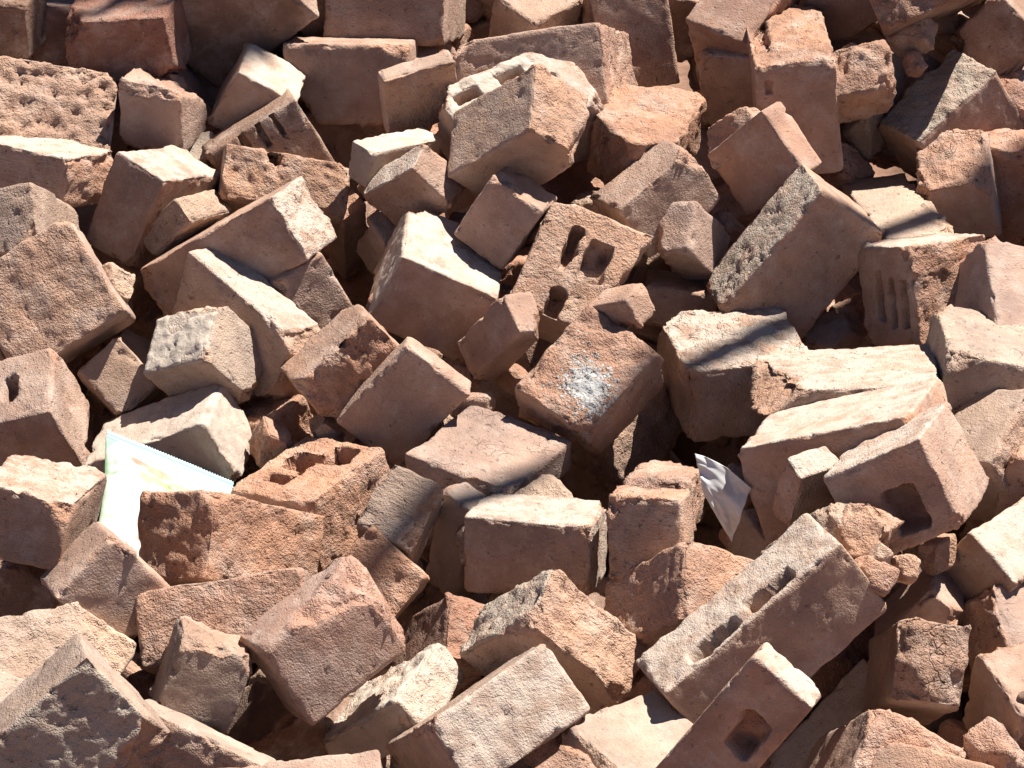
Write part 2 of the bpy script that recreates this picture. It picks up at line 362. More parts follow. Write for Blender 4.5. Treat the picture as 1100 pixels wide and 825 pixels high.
# ------------------------------------------------------------------ bricks
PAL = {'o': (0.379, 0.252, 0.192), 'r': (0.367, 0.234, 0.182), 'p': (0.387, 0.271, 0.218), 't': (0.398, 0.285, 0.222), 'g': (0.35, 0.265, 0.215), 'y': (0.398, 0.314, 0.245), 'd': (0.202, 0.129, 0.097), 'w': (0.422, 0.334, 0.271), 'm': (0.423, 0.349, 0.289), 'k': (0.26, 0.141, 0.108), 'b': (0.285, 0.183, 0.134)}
HEAP = 'broken bricks heaped in the pile'
BRICKS = [
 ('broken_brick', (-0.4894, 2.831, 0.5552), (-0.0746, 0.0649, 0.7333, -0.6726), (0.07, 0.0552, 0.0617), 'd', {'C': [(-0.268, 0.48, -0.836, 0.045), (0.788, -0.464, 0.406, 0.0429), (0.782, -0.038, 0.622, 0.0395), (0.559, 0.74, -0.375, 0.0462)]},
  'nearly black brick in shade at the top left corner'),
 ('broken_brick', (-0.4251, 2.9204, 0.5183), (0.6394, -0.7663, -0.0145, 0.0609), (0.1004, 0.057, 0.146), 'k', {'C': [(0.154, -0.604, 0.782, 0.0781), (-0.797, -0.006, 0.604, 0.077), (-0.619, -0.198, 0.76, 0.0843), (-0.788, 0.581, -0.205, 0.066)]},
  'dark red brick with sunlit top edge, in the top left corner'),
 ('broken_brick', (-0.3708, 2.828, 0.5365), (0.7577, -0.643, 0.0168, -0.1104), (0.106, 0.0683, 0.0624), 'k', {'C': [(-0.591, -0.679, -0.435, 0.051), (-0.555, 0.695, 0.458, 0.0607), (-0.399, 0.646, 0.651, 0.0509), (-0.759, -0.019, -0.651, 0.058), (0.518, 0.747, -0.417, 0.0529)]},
  'shaded red brick with a rough pale patch at its left end'),
 ('broken_brick', (-0.2825, 2.88, 0.5673), (-0.352, 0.2303, 0.5418, 0.7277), (0.135, 0.1324, 0.066), 'b', {'C': [(0.153, 0.574, 0.805, 0.071), (-0.813, -0.581, -0.042, 0.0893), (0.402, -0.485, 0.777, 0.0756), (-0.601, 0.592, 0.538, 0.0892)]},
  'large brown brick hanging corner down at the top edge'),
 ('broken_brick', (-0.1163, 2.9658, 0.5362), (0.0552, -0.039, -0.6321, 0.7719), (0.1201, 0.0748, 0.1459), 'o', {'C': [(-0.593, -0.57, -0.569, 0.089), (-0.672, 0.43, 0.603, 0.0933), (-0.693, 0.57, 0.441, 0.087), (0.395, 0.63, -0.668, 0.0903)]},
  'brown brick at the top edge resting on a wide shaded brick'),
 ('broken_brick', (-0.1581, 2.8614, 0.4844), (0.6443, -0.7626, 0.0384, -0.0423), (0.1226, 0.0791, 0.0639), 'o', {'C': [(-0.754, 0.555, -0.352, 0.0508), (-0.643, -0.11, 0.758, 0.0597), (0.4, -0.753, -0.522, 0.0641), (0.161, 0.779, -0.606, 0.052), (0.257, -0.556, -0.791, 0.0551)]},
  'wide shaded brick with its lower left corner broken off'),
 ('half_brick', (-0.2462, 2.8132, 0.4813), (0.2909, 0.402, 0.6581, -0.5663), (0.0665, 0.0647, 0.0693), 't', {'M': [0], 'C': [(0.505, 0.765, 0.399, 0.0434), (-0.698, -0.452, -0.555, 0.0512), (0.517, 0.13, -0.846, 0.0429), (0.309, -0.752, 0.582, 0.0495)]},
  'tilted half brick with sunlit top, below the large hanging brick'),
 ('broken_brick', (-0.2243, 2.7492, 0.4325), (-0.2546, -0.1127, -0.6584, 0.6993), (0.0989, 0.1045, 0.063), 'b', {'H': [(5, 0.0114, -0.0457, 0.003, 0.0157, 0.02), (5, -0.0063, -0.0427, 0.003, 0.0157, 0.02), (5, -0.0231, -0.0414, 0.0025, 0.0131, 0.015)], 'C': [(0.783, -0.02, 0.622, 0.0539), (0.801, -0.134, -0.583, 0.0577), (0.415, 0.549, 0.726, 0.0663), (-0.844, 0.536, -0.018, 0.0632)]},
  'long dark brick with slanting grooves along its left end'),
 ('half_brick', (-0.218, 2.7125, 0.4205), (-0.4176, 0.6216, 0.6113, 0.2562), (0.0518, 0.1194, 0.0824), 't', {'R': [4], 'C': [(0.565, 0.718, -0.406, 0.0618), (-0.37, -0.752, -0.545, 0.0719), (0.661, -0.385, 0.645, 0.0627), (-0.402, -0.384, -0.832, 0.06), (-0.197, -0.735, 0.649, 0.0681)], 'H': [(4, 0.0209, -0.0145, 0.0088, 0.0072, 0.035)]},
  'pale tan half brick with a notch broken from its top edge'),
 ('broken_brick', (-0.0882, 2.7615, 0.5006), (0.8127, -0.552, -0.1698, 0.0772), (0.0731, 0.0704, 0.0195), 't', {'R': [4]},
  'tan brick with a bright top edge, left of the slotted bricks'),
 ('broken_brick', (0.0411, 2.8947, 0.4744), (0.0009, -0.1159, -0.5673, 0.8153), (0.1445, 0.0801, 0.2519), 'p', {'R': [0], 'C': [(-0.474, -0.558, 0.681, 0.1382), (0.697, -0.577, 0.425, 0.1131), (-0.09, -0.721, -0.687, 0.1186), (-0.633, 0.736, -0.239, 0.1017)]},
  'long brown shaded brick with crumbling orange end, behind the slotted one'),
 ('broken_brick', (0.007, 2.7594, 0.474), (-0.1298, 0.4947, 0.8239, 0.2443), (0.0905, 0.1354, 0.0744), 't', {'M': [4], 'H': [(4, 0.0234, -0.041, 0.0077, 0.0135, 0.04), (4, 0.0248, 0.0056, 0.0077, 0.0135, 0.04), (4, -0.0002, 0.0351, 0.01, 0.0068, 0.04)], 'C': [(-0.68, 0.565, -0.467, 0.0753), (0.5, 0.482, 0.72, 0.0746), (0.593, -0.764, -0.254, 0.0741), (-0.588, -0.554, -0.589, 0.0796)], 'X': 1},
  'sunlit tan brick with rectangular slots in its top, behind the big half brick'),
 ('half_brick', (0.005, 2.6387, 0.4972), (0.7222, -0.0594, -0.462, 0.5113), (0.0735, 0.1122, 0.067), 't', {'R': [2], 'C': [(-0.244, -0.794, -0.556, 0.0583), (-0.369, -0.622, 0.691, 0.0641), (0.33, 0.56, -0.76, 0.0634), (0.843, -0.136, 0.521, 0.0509)]},
  'big tan half brick, corner up, leaning on the slotted brick'),
 ('brick_chunk', (0.1237, 2.7533, 0.4572), (-0.0669, 0.1486, 0.9816, 0.0993), (0.0862, 0.1307, 0.0621), 'o', {'R': [0, 1, 2, 3, 4, 5], 'C': [(0.336, -0.652, 0.68, 0.0731), (0.603, 0.243, 0.76, 0.0588), (-0.526, -0.11, 0.843, 0.0523), (-0.494, 0.792, -0.359, 0.0734), (0.629, -0.777, 0.003, 0.0498), (-0.531, -0.847, 0.018, 0.0577), (0.456, 0.822, -0.341, 0.059)]},
  'chunky brick with crusty rough top and smooth orange underside'),
 ('broken_brick', (0.138, 3.0231, 0.5091), (0.7458, -0.6471, 0.0136, 0.1575), (0.1184, 0.07, 0.0652), 'b', {'C': [(0.462, -0.768, -0.443, 0.0587), (0.692, 0.45, 0.564, 0.0668), (0.549, 0.75, -0.369, 0.0614), (0.805, -0.341, 0.485, 0.0677), (-0.517, 0.678, 0.523, 0.0591)]},
  'brown brick with ragged right end, at the top edge in shade'),
 ('broken_brick', (0.0263, 3.0675, 0.5193), (0.7778, -0.5875, 0.0573, -0.2156), (0.1015, 0.0662, 0.0667), 'b', {'C': [(0.57, 0.589, -0.573, 0.0611), (-0.318, 0.805, 0.502, 0.0528), (-0.511, 0.459, -0.727, 0.0566), (-0.725, -0.528, 0.442, 0.0629)]},
  'small orange brown brick at the top edge, middle of the picture'),
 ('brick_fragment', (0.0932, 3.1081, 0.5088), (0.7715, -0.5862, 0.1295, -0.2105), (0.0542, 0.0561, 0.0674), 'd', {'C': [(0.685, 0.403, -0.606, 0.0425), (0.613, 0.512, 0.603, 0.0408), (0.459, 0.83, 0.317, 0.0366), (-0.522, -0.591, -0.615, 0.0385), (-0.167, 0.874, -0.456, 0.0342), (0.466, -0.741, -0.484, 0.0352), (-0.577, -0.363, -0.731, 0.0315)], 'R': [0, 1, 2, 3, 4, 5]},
  'narrow dark brick wedged between two brown bricks at the top edge'),
 ('broken_brick', (0.2261, 2.9185, 0.4635), (0.7343, -0.6391, 0.1313, -0.1875), (0.0655, 0.0792, 0.0443), 't', {'M': [2], 'C': [(-0.435, -0.726, -0.533, 0.046), (0.206, -0.815, 0.542, 0.0419), (0.665, -0.581, 0.47, 0.0433), (0.212, 0.645, 0.735, 0.0422)]},
  'tan brick with pale top, just left of the upright brick'),
 ('broken_brick', (0.2729, 2.8381, 0.4824), (0.0456, 0.7163, 0.6957, 0.0291), (0.2169, 0.0761, 0.1102), 'o', {'R': [4], 'H': [(4, 0.0092, -0.0309, 0.0651, 0.0129, 0.02), (0, -0.0256, -0.0333, 0.0034, 0.0061, 0.008)], 'C': [(0.163, 0.814, 0.557, 0.0728), (0.088, -0.487, -0.869, 0.0725), (0.469, 0.465, -0.751, 0.099), (-0.581, 0.496, -0.646, 0.1127)]},
  'upright tall orange brick with a rough broken top'),
 ('broken_brick', (0.2336, 2.6815, 0.4618), (0.0015, -0.4938, -0.5658, 0.6603), (0.0921, 0.0704, 0.0298), 'r', {},
  'cracked reddish pink brick leaning against the upright brick'),
 ('brick_fragment', (0.225, 2.7209, 0.4636), (0.0657, -0.3679, -0.371, 0.8501), (0.0584, 0.0424, 0.0625), 'p', {'R': [5], 'C': [(-0.762, -0.648, -0.025, 0.0294), (0.122, -0.808, -0.577, 0.0351), (0.88, -0.474, -0.011, 0.0305), (-0.76, 0.169, -0.627, 0.0351)]},
  'pink fragment squeezed behind the cracked reddish brick'),
 ('broken_brick', (0.1338, 2.6598, 0.4307), (0.3435, 0.0429, 0.6734, -0.6532), (0.0895, 0.0616, 0.0624), 'p', {'C': [(-0.631, -0.465, 0.621, 0.0499), (-0.632, 0.525, -0.57, 0.0561), (0.43, -0.152, -0.89, 0.0485), (-0.376, 0.916, -0.139, 0.042), (-0.846, 0.325, -0.423, 0.0527)]},
  'pinkish grey brick with chipped sunlit top corner'),
 ('brick_chunk', (0.1657, 2.6378, 0.3959), (0.7577, 0.1472, -0.4151, 0.4817), (0.0506, 0.0383, 0.0767), 'p', {'C': [(-0.693, 0.646, 0.32, 0.0319), (-0.796, -0.42, -0.436, 0.0449), (0.771, 0.627, -0.109, 0.0274), (0.491, 0.86, -0.14, 0.0265), (-0.507, 0.692, 0.514, 0.0359), (-0.016, 0.849, 0.529, 0.0308)]},
  'pinkish lump of brick with a blunt lower corner beside the large orange brick'),
 ('broken_brick', (0.2567, 2.6037, 0.3898), (0.3563, 0.2509, 0.6724, -0.5983), (0.1452, 0.0811, 0.0744), 'o', {'R': [2], 'K': [2], 'G': [(2, 'g')], 'C': [(0.477, -0.878, -0.039, 0.0657), (-0.643, -0.136, -0.753, 0.0751), (0.427, -0.836, 0.344, 0.0695), (0.728, -0.68, 0.087, 0.0783), (-0.385, 0.715, 0.583, 0.0733)], 'RS': 0.4},
  'largest orange brick with a grey cracked upper side'),
 ('broken_brick', (0.3641, 2.7017, 0.3905), (0.0742, 0.6709, 0.7376, 0.017), (0.2311, 0.0644, 0.0389), 'w', {'C': [(-0.601, -0.44, 0.667, 0.0884), (-0.395, 0.677, -0.621, 0.0663), (-0.022, 0.476, -0.879, 0.0295), (-0.807, -0.549, 0.216, 0.1092)]},
  'flat sunlit brick behind the large orange brick'),
 ('broken_brick', (0.3716, 2.5553, 0.3793), (0.1172, 0.5015, 0.8537, -0.0774), (0.083, 0.0842, 0.0904), 'o', {'R': [0], 'M': [4], 'H': [(2, 0.011, -0.0003, 0.0054, 0.0235, 0.025), (2, -0.0082, 0.005, 0.0046, 0.0226, 0.03), (2, -0.0266, 0.0052, 0.0058, 0.0226, 0.025)], 'C': [(0.53, -0.737, 0.42, 0.0637), (0.477, -0.49, -0.73, 0.0628), (-0.412, -0.708, -0.574, 0.065), (0.185, 0.603, 0.776, 0.0568)]},
  'brick with three upright slots in its front and a ragged side'),
 ('broken_brick', (0.4382, 2.4987, 0.3812), (-0.2897, 0.9344, 0.0779, -0.192), (0.075, 0.1018, 0.0617), 'p', {'C': [(0.021, -0.682, 0.731, 0.0517), (-0.581, -0.565, 0.587, 0.0568), (0.689, 0.545, 0.479, 0.061), (-0.505, -0.74, -0.444, 0.0626)]},
  'pink sunlit brick cut off by the right edge, above a cracked pale one'),
 ('broken_brick', (0.4288, 2.8442, 0.4473), (0.1277, 0.489, 0.8195, 0.2701), (0.0764, 0.1074, 0.0773), 'o', {'R': [4], 'G': [(4, 'y')], 'C': [(0.541, -0.103, -0.835, 0.0506), (0.337, 0.237, 0.911, 0.0553), (-0.504, -0.339, 0.795, 0.0602), (0.772, -0.027, -0.635, 0.0487)]},
  'brick with grey green mottled top and orange sides, upper right'),
 ('broken_brick', (0.405, 2.8886, 0.5727), (0.8069, 0.5491, -0.1815, 0.1201), (0.1111, 0.0623, 0.1456), 'b', {'R': [5], 'C': [(-0.744, -0.186, 0.642, 0.0881), (0.308, -0.62, -0.722, 0.0808), (0.59, -0.528, 0.611, 0.0862), (0.64, -0.681, -0.356, 0.0719)]},
  'grey pink brick lying across the top edge, right of the picture'),
 ('broken_brick', (0.4954, 2.9381, 0.5121), (-0.1723, -0.376, -0.5438, 0.7302), (0.0723, 0.0665, 0.1252), 'b', {'C': [(0.56, -0.347, 0.753, 0.0679), (0.603, -0.588, 0.539, 0.0675), (0.536, -0.823, -0.188, 0.0507), (-0.648, -0.743, 0.168, 0.0524)]},
  'dark brown brick in the top right corner with a lit edge'),
 ('brick_fragment', (0.3898, 2.8661, 0.53), (0.1226, 0.3664, 0.769, -0.5093), (0.0365, 0.0334, 0.037), 'g', {'C': [(-0.559, -0.418, -0.716, 0.0253), (0.231, 0.509, 0.829, 0.021), (-0.6, -0.749, 0.281, 0.0177), (0.751, -0.169, 0.638, 0.0215), (0.373, -0.719, 0.586, 0.0226), (0.623, 0.462, 0.632, 0.0208), (-0.373, -0.687, 0.624, 0.0186)], 'R': [0, 1, 2, 3, 4, 5]},
  'small grey fragment beside the mottled brick, near the top'),
 ('brick_chip', (0.329, 2.7855, 0.5063), (0.0693, -0.0796, 0.8752, 0.4722), (0.0623, 0.05, 0.0932), 'o', {'R': [0, 1, 2, 3, 4, 5], 'C': [(0.263, 0.643, -0.719, 0.0546), (0.079, 0.676, -0.733, 0.046), (-0.579, -0.589, -0.564, 0.0483), (-0.807, 0.275, 0.523, 0.053), (-0.827, -0.292, -0.48, 0.0381), (-0.234, 0.471, -0.851, 0.0439), (0.492, 0.516, -0.701, 0.0382)]},
  'crumbly broken brick face just right of the upright brick'),
 ('brick_chunk', (0.3512, 2.86, 0.4416), (0.9006, 0.1205, -0.1472, 0.3908), (0.0499, 0.0285, 0.0506), 'w', {'C': [(-0.899, -0.433, 0.069, 0.0219), (-0.79, 0.192, 0.583, 0.024), (0.709, 0.232, 0.666, 0.0239)], 'R': [0, 1, 2, 3, 4, 5]},
  'small white topped chunk under the mottled brick'),
 ('brick_chip', (0.3284, 2.8274, 0.4029), (-0.3357, 0.8949, 0.0782, -0.2836), (0.0446, 0.0441, 0.0332), 'r', {'R': [0, 1, 2, 3, 4, 5], 'C': [(-0.726, -0.495, 0.478, 0.0278), (-0.278, -0.433, -0.858, 0.0239), (0.743, -0.311, 0.593, 0.0269), (-0.18, 0.675, -0.716, 0.027), (0.227, 0.697, -0.68, 0.0208), (0.634, 0.618, -0.465, 0.025), (0.472, -0.601, -0.645, 0.022)]},
  'small rough orange chip at the foot of the upright brick'),
 ('broken_brick', (0.4291, 2.7673, 0.4068), (-0.0468, 0.7373, 0.6324, 0.233), (0.083, 0.0708, 0.0712), 'p', {'R': [4], 'K': [4], 'C': [(0.171, -0.529, -0.831, 0.0546), (-0.536, 0.54, -0.649, 0.0561), (-0.383, -0.826, -0.413, 0.0477), (0.854, 0.106, -0.51, 0.0502), (-0.52, 0.634, -0.572, 0.0505)]},
  'finely cracked pinkish brick with orange underside, right of the flat sunlit one'),
 ('brick_chip', (0.4871, 2.7974, 0.3924), (0.747, -0.6286, 0.1242, -0.177), (0.0708, 0.1116, 0.0478), 'r', {'R': [0, 1, 2, 3, 4, 5], 'C': [(-0.368, -0.623, 0.69, 0.0537), (0.408, 0.62, 0.67, 0.0534), (0.038, 0.812, -0.583, 0.0549), (0.583, 0.783, -0.215, 0.0658), (-0.888, 0.46, 0.002, 0.0422), (0.745, 0.465, -0.478, 0.0396), (-0.617, 0.776, 0.127, 0.0488)]},
  'dull red crumbling brick at the right edge, below the mottled brick'),
 ('brick_chip', (0.4937, 2.8659, 0.4613), (-0.3858, 0.9121, 0.1121, -0.0813), (0.0422, 0.0487, 0.0434), 'r', {'C': [(-0.349, -0.547, -0.761, 0.026), (-0.474, 0.387, 0.791, 0.0275), (0.534, -0.568, 0.626, 0.0313), (0.619, -0.504, 0.602, 0.0255), (0.604, -0.569, -0.558, 0.0301), (-0.647, 0.623, -0.439, 0.0246), (-0.449, 0.886, -0.117, 0.0238)], 'R': [0, 1, 2, 3, 4, 5]},
  'red chip behind the mottled brick at the right edge'),
 ('broken_brick', (-0.4521, 2.7599, 0.4735), (-0.407, 0.905, 0.0149, -0.1232), (0.1408, 0.0976, 0.0623), 't', {'R': [4], 'C': [(0.807, -0.407, -0.428, 0.0807), (0.329, 0.445, 0.833, 0.0658), (-0.464, 0.576, -0.673, 0.0746), (-0.585, 0.709, -0.393, 0.083), (-0.718, -0.515, 0.468, 0.0774)], 'P': 1, 'RS': 0.7},
  'long brick caked in pitted mortar at the left edge'),
 ('broken_brick', (-0.4336, 2.6867, 0.4495), (-0.0277, 0.2851, 0.9553, -0.0731), (0.1099, 0.0721, 0.0473), 'o', {'R': [0], 'M': [4], 'C': [(-0.627, -0.53, 0.571, 0.0611), (-0.63, 0.777, -0.009, 0.0595), (-0.308, 0.745, 0.591, 0.0533), (-0.941, 0.058, -0.334, 0.0571)]},
  'orange brick with rough lit end, under the mortar caked brick'),
 ('broken_brick', (-0.3325, 2.6719, 0.4186), (-0.1884, 0.2677, 0.9432, -0.0573), (0.0589, 0.0997, 0.0927), 'o', {'R': [0], 'M': [4], 'C': [(-0.213, 0.653, 0.727, 0.0666), (-0.662, 0.54, 0.519, 0.064), (-0.537, -0.641, 0.548, 0.0642), (0.042, 0.869, -0.493, 0.0592)]},
  'smooth brick with bright top and dark pitted right side'),
 ('broken_brick', (-0.4376, 2.5978, 0.4177), (0.7645, -0.3035, 0.1473, 0.5493), (0.0894, 0.0585, 0.0622), 'g', {'C': [(0.499, 0.444, 0.744, 0.0522), (-0.637, -0.466, -0.614, 0.0489), (0.604, 0.787, -0.127, 0.0485), (0.848, -0.524, 0.075, 0.05)]},
  'small bluish grey brick corner poking up at the left edge'),
 ('broken_brick', (-0.4117, 2.5223, 0.38), (-0.2347, -0.156, -0.4831, 0.829), (0.1112, 0.1019, 0.0615), 't', {'R': [5], 'RS': 0.7, 'C': [(-0.724, -0.69, 0.02, 0.0684), (-0.59, -0.785, 0.188, 0.0748), (-0.695, -0.305, 0.651, 0.0691), (-0.699, -0.711, 0.076, 0.0732)]},
  'square rough faced tan brick at the left edge'),
 ('broken_brick', (-0.4152, 2.4058, 0.3174), (0.6915, 0.0624, -0.263, 0.6699), (0.0762, 0.0752, 0.0808), 'o', {'H': [(5, -0.0013, 0.0016, 0.0137, 0.006, 0.03)], 'C': [(-0.682, 0.467, -0.563, 0.0561), (0.827, 0.253, 0.502, 0.0562), (0.85, 0.362, -0.382, 0.0501), (0.2, -0.854, 0.48, 0.0534)]},
  'brick with a round hole in its grey top, at the left edge'),
 ('broken_brick', (-0.3794, 2.2017, 0.3202), (-0.1062, 0.0659, 0.9874, -0.0967), (0.0769, 0.1213, 0.0555), 'o', {'R': [4], 'M': [4], 'C': [(0.704, -0.701, -0.118, 0.0663), (0.692, -0.451, -0.564, 0.0625), (-0.575, -0.573, -0.584, 0.0621), (0.795, 0.372, -0.478, 0.0585)]},
  'orange brick with sunlit top, left of the snack packet'),
 ('broken_brick', (-0.2493, 2.5976, 0.3985), (-0.0939, -0.2872, -0.6269, 0.7181), (0.1558, 0.0654, 0.0806), 'o', {'R': [0], 'M': [0], 'C': [(0.33, -0.593, -0.735, 0.0638), (-0.559, -0.035, -0.829, 0.0733), (0.285, -0.071, 0.956, 0.0573), (0.561, 0.427, -0.709, 0.0726)]},
  'long brick lying crosswise with a bright square end'),
 ('brick_fragment', (-0.3583, 2.6855, 0.3468), (0.3277, -0.3127, 0.7413, -0.4953), (0.0726, 0.0797, 0.0659), 'r', {'R': [0, 1, 2, 3, 4, 5], 'C': [(0.12, 0.673, 0.729, 0.0466), (-0.778, -0.016, -0.629, 0.0435), (-0.79, 0.387, 0.476, 0.0467), (-0.399, -0.705, -0.587, 0.0536), (-0.595, 0.739, 0.315, 0.0433), (-0.744, -0.657, 0.124, 0.0377), (0.501, 0.661, 0.558, 0.0442)]},
  'bright red broken piece at the lower end of the crosswise brick'),
 ('broken_brick', (-0.2363, 2.5222, 0.3571), (-0.1785, 0.3614, 0.9151, 0.0133), (0.1444, 0.0451, 0.0728), 't', {'R': [0], 'M': [4], 'C': [(-0.572, -0.08, -0.816, 0.0605), (-0.595, -0.491, 0.636, 0.0645), (-0.614, -0.712, 0.341, 0.0617), (0.351, 0.642, 0.682, 0.0521), (-0.378, -0.616, 0.692, 0.0582)]},
  'long brick with a white sunlit top sloping down to the right'),
 ('brick_block', (-0.268, 2.4705, 0.3456), (0.7563, 0.022, -0.3718, 0.538), (0.0641, 0.0717, 0.0737), 'w', {'M': [5], 'C': [(-0.422, -0.415, 0.806, 0.0526), (0.788, -0.051, 0.614, 0.0422), (-0.531, -0.563, -0.633, 0.0466), (-0.552, 0.024, -0.833, 0.0453)], 'X': 1},
  'pale block standing on a long cream brick, with an orange underside'),
 ('broken_brick', (-0.2975, 2.4216, 0.2783), (0.7449, -0.1107, -0.202, 0.6261), (0.0756, 0.1233, 0.0641), 'w', {'M': [5, 2], 'C': [(0.57, 0.436, -0.697, 0.0657), (-0.68, -0.67, -0.298, 0.0691), (0.591, -0.559, -0.581, 0.0672), (-0.413, 0.666, -0.622, 0.0668)]},
  'long cream coated brick behind the snack packet'),
 ('broken_brick', (-0.3491, 2.504, 0.3098), (-0.3353, -0.1539, -0.4817, 0.7949), (0.049, 0.0593, 0.0639), 't', {'C': [(0.576, 0.708, 0.409, 0.039), (-0.592, -0.75, 0.296, 0.041), (0.819, -0.527, -0.227, 0.0394), (0.435, -0.693, -0.575, 0.0372)]},
  'tan shaded brick between the rough square one and the pale block'),
 ('brick_chip', (-0.356, 2.5426, 0.3866), (-0.3208, 0.8646, 0.111, -0.3705), (0.027, 0.0325, 0.0263), 'w', {'R': [0, 1, 2, 3, 4, 5], 'C': [(0.46, 0.774, -0.435, 0.0166), (-0.229, -0.71, -0.666, 0.0181), (-0.585, 0.614, -0.53, 0.016)]},
  'tiny pale crumb beside the rough square brick'),
 ('mortar_lump', (-0.3004, 2.646, 0.4123), (-0.3824, 0.2688, 0.8832, 0.0392), (0.0278, 0.0707, 0.0581), 'm', {'R': [4, 0, 2], 'C': [(0.083, 0.211, -0.974, 0.0314)]},
  'lumpy grey mortar stone below the notched half brick'),
 ('broken_brick', (-0.1836, 2.576, 0.3586), (0.341, -0.0079, 0.6822, -0.6468), (0.0526, 0.1008, 0.063), 'o', {'C': [(-0.102, -0.987, 0.12, 0.0548), (0.858, -0.091, 0.505, 0.0358), (-0.82, 0.572, -0.008, 0.0471), (0.585, 0.501, -0.637, 0.0488), (-0.411, -0.798, -0.441, 0.0572)]},
  'brown shaded brick tucked behind the sloping white topped brick'),
 ('broken_brick', (-0.1443, 2.4386, 0.3533), (0.3367, 0.1383, 0.6623, -0.6548), (0.0899, 0.056, 0.0614), 'o', {'R': [5], 'H': [(5, 0.0034, -0.0312, 0.0054, 0.0034, 0.02), (5, -0.0118, -0.03, 0.0045, 0.0039, 0.02)], 'C': [(-0.769, -0.26, -0.584, 0.0488), (0.79, 0.431, 0.436, 0.0476), (0.724, -0.473, 0.502, 0.0519), (0.51, 0.855, -0.095, 0.0417)]},
  'dark broken brick with a toothed upper edge'),
 ('broken_brick', (-0.0934, 2.4005, 0.3337), (0.2656, 0.3247, 0.6744, -0.6077), (0.099, 0.0708, 0.0245), 'o', {},
  'dark diamond shaped brick end with thin bright edges'),
 ('brick_fragment', (-0.2111, 2.4717, 0.2775), (-0.3608, 0.0874, -0.6322, 0.68), (0.0525, 0.0485, 0.0647), 'o', {'C': [(-0.649, 0.652, -0.391, 0.04), (0.036, 0.733, -0.679, 0.0343), (0.52, 0.643, -0.562, 0.0421), (0.593, 0.382, -0.709, 0.0376), (0.468, 0.876, 0.119, 0.029), (0.154, 0.724, 0.672, 0.0282), (0.571, 0.691, 0.443, 0.0309)], 'R': [0, 1, 2, 3, 4, 5]},
  'dark brown fragment in the gap above the brick with round cavities'),
 ('brick_chip', (-0.1595, 2.4184, 0.2991), (0.2949, 0.2631, 0.6847, -0.6123), (0.0201, 0.0272, 0.0319), 'g', {'C': [(0.646, -0.707, 0.287, 0.0161), (-0.453, 0.501, 0.737, 0.0148), (-0.209, 0.551, 0.808, 0.0159)], 'R': [0, 1, 2, 3, 4, 5]},
  'tiny grey chip below the dark diamond shaped brick'),
 ('brick_chunk', (-0.2088, 2.4033, 0.292), (0.39, 0.3032, 0.7159, -0.4934), (0.0348, 0.0274, 0.0318), 'o', {'R': [0, 1, 2, 3, 4, 5], 'C': [(-0.618, 0.652, 0.439, 0.0177), (-0.726, 0.369, 0.58, 0.0189), (0.544, -0.834, 0.092, 0.0146)]},
  'small orange lump to the right of the cream coated brick'),
 ('broken_brick', (-0.0686, 2.5751, 0.3788), (-0.2223, 0.6879, 0.6846, -0.0934), (0.1027, 0.0961, 0.077), 'o', {'M': [4, 2], 'C': [(0.51, -0.535, -0.674, 0.0648), (0.708, 0.583, -0.399, 0.0675), (0.507, 0.586, 0.632, 0.0728), (-0.703, -0.469, 0.535, 0.0731)]},
  'clean edged brick with white top, left of the slotted face'),
 ('broken_brick', (-0.0083, 2.4762, 0.365), (0.5484, -0.0523, -0.657, 0.5146), (0.0407, 0.083, 0.0338), 'p', {'C': [(0.008, 0.494, 0.87, 0.0493), (0.706, 0.23, -0.669, 0.0273), (-0.854, 0.497, -0.154, 0.0344), (-0.533, -0.646, -0.547, 0.0338), (0.583, 0.065, -0.81, 0.0225)]},
  'small pinkish brick between the clean edged brick and the lichen brick'),
 ('broken_brick', (0.0595, 2.5655, 0.3849), (-0.4087, 0.8914, -0.1505, -0.1252), (0.0989, 0.1103, 0.0622), 't', {'R': [4], 'C': [(0.972, 0.216, 0.087, 0.0318), (0.531, 0.534, 0.658, 0.0685), (-0.675, 0.736, -0.052, 0.0696), (-0.357, -0.934, 0.003, 0.0618), (-0.807, -0.38, -0.453, 0.0692)], 'H': [(4, -0.0168, -0.0119, 0.0045, 0.0232, 0.035), (4, 0.0092, -0.0099, 0.0119, 0.0199, 0.035), (4, -0.0095, 0.0426, 0.0079, 0.0154, 0.035)], 'RS': 0.35},
  'flat broken brick face with H shaped slots'),
 ('brick_fragment', (0.0956, 2.462, 0.3955), (-0.0705, 0.9218, -0.312, 0.2191), (0.0469, 0.0327, 0.0312), 'o', {'C': [(0.172, 0.875, 0.454, 0.0191), (-0.4, -0.637, 0.659, 0.0219), (-0.558, -0.055, 0.828, 0.0225), (-0.631, -0.238, 0.738, 0.0173)]},
  'thin wedge of brick lying on the foot of the H slotted face'),
 ('half_brick', (-0.0057, 2.592, 0.4362), (0.6725, -0.6692, 0.3015, 0.0947), (0.0557, 0.0696, 0.055), 'o', {'C': [(-0.559, -0.151, 0.815, 0.0351), (-0.592, 0.609, 0.527, 0.0403), (-0.396, -0.589, -0.705, 0.0441), (-0.103, -0.861, -0.498, 0.0414)]},
  'brown half brick propped between the big half brick and the H slotted face'),
 ('half_brick', (-0.0896, 2.6489, 0.4432), (0.0655, 0.4195, 0.7383, -0.5241), (0.0776, 0.0556, 0.0366), 'o', {'M': [2], 'C': [(-0.689, -0.36, -0.629, 0.0412), (-0.662, 0.748, 0.038, 0.0439), (-0.619, 0.47, -0.63, 0.0408), (0.69, -0.282, 0.667, 0.0416)]},
  'half brick with two bright sides meeting in a ridge, below the small white topped one'),
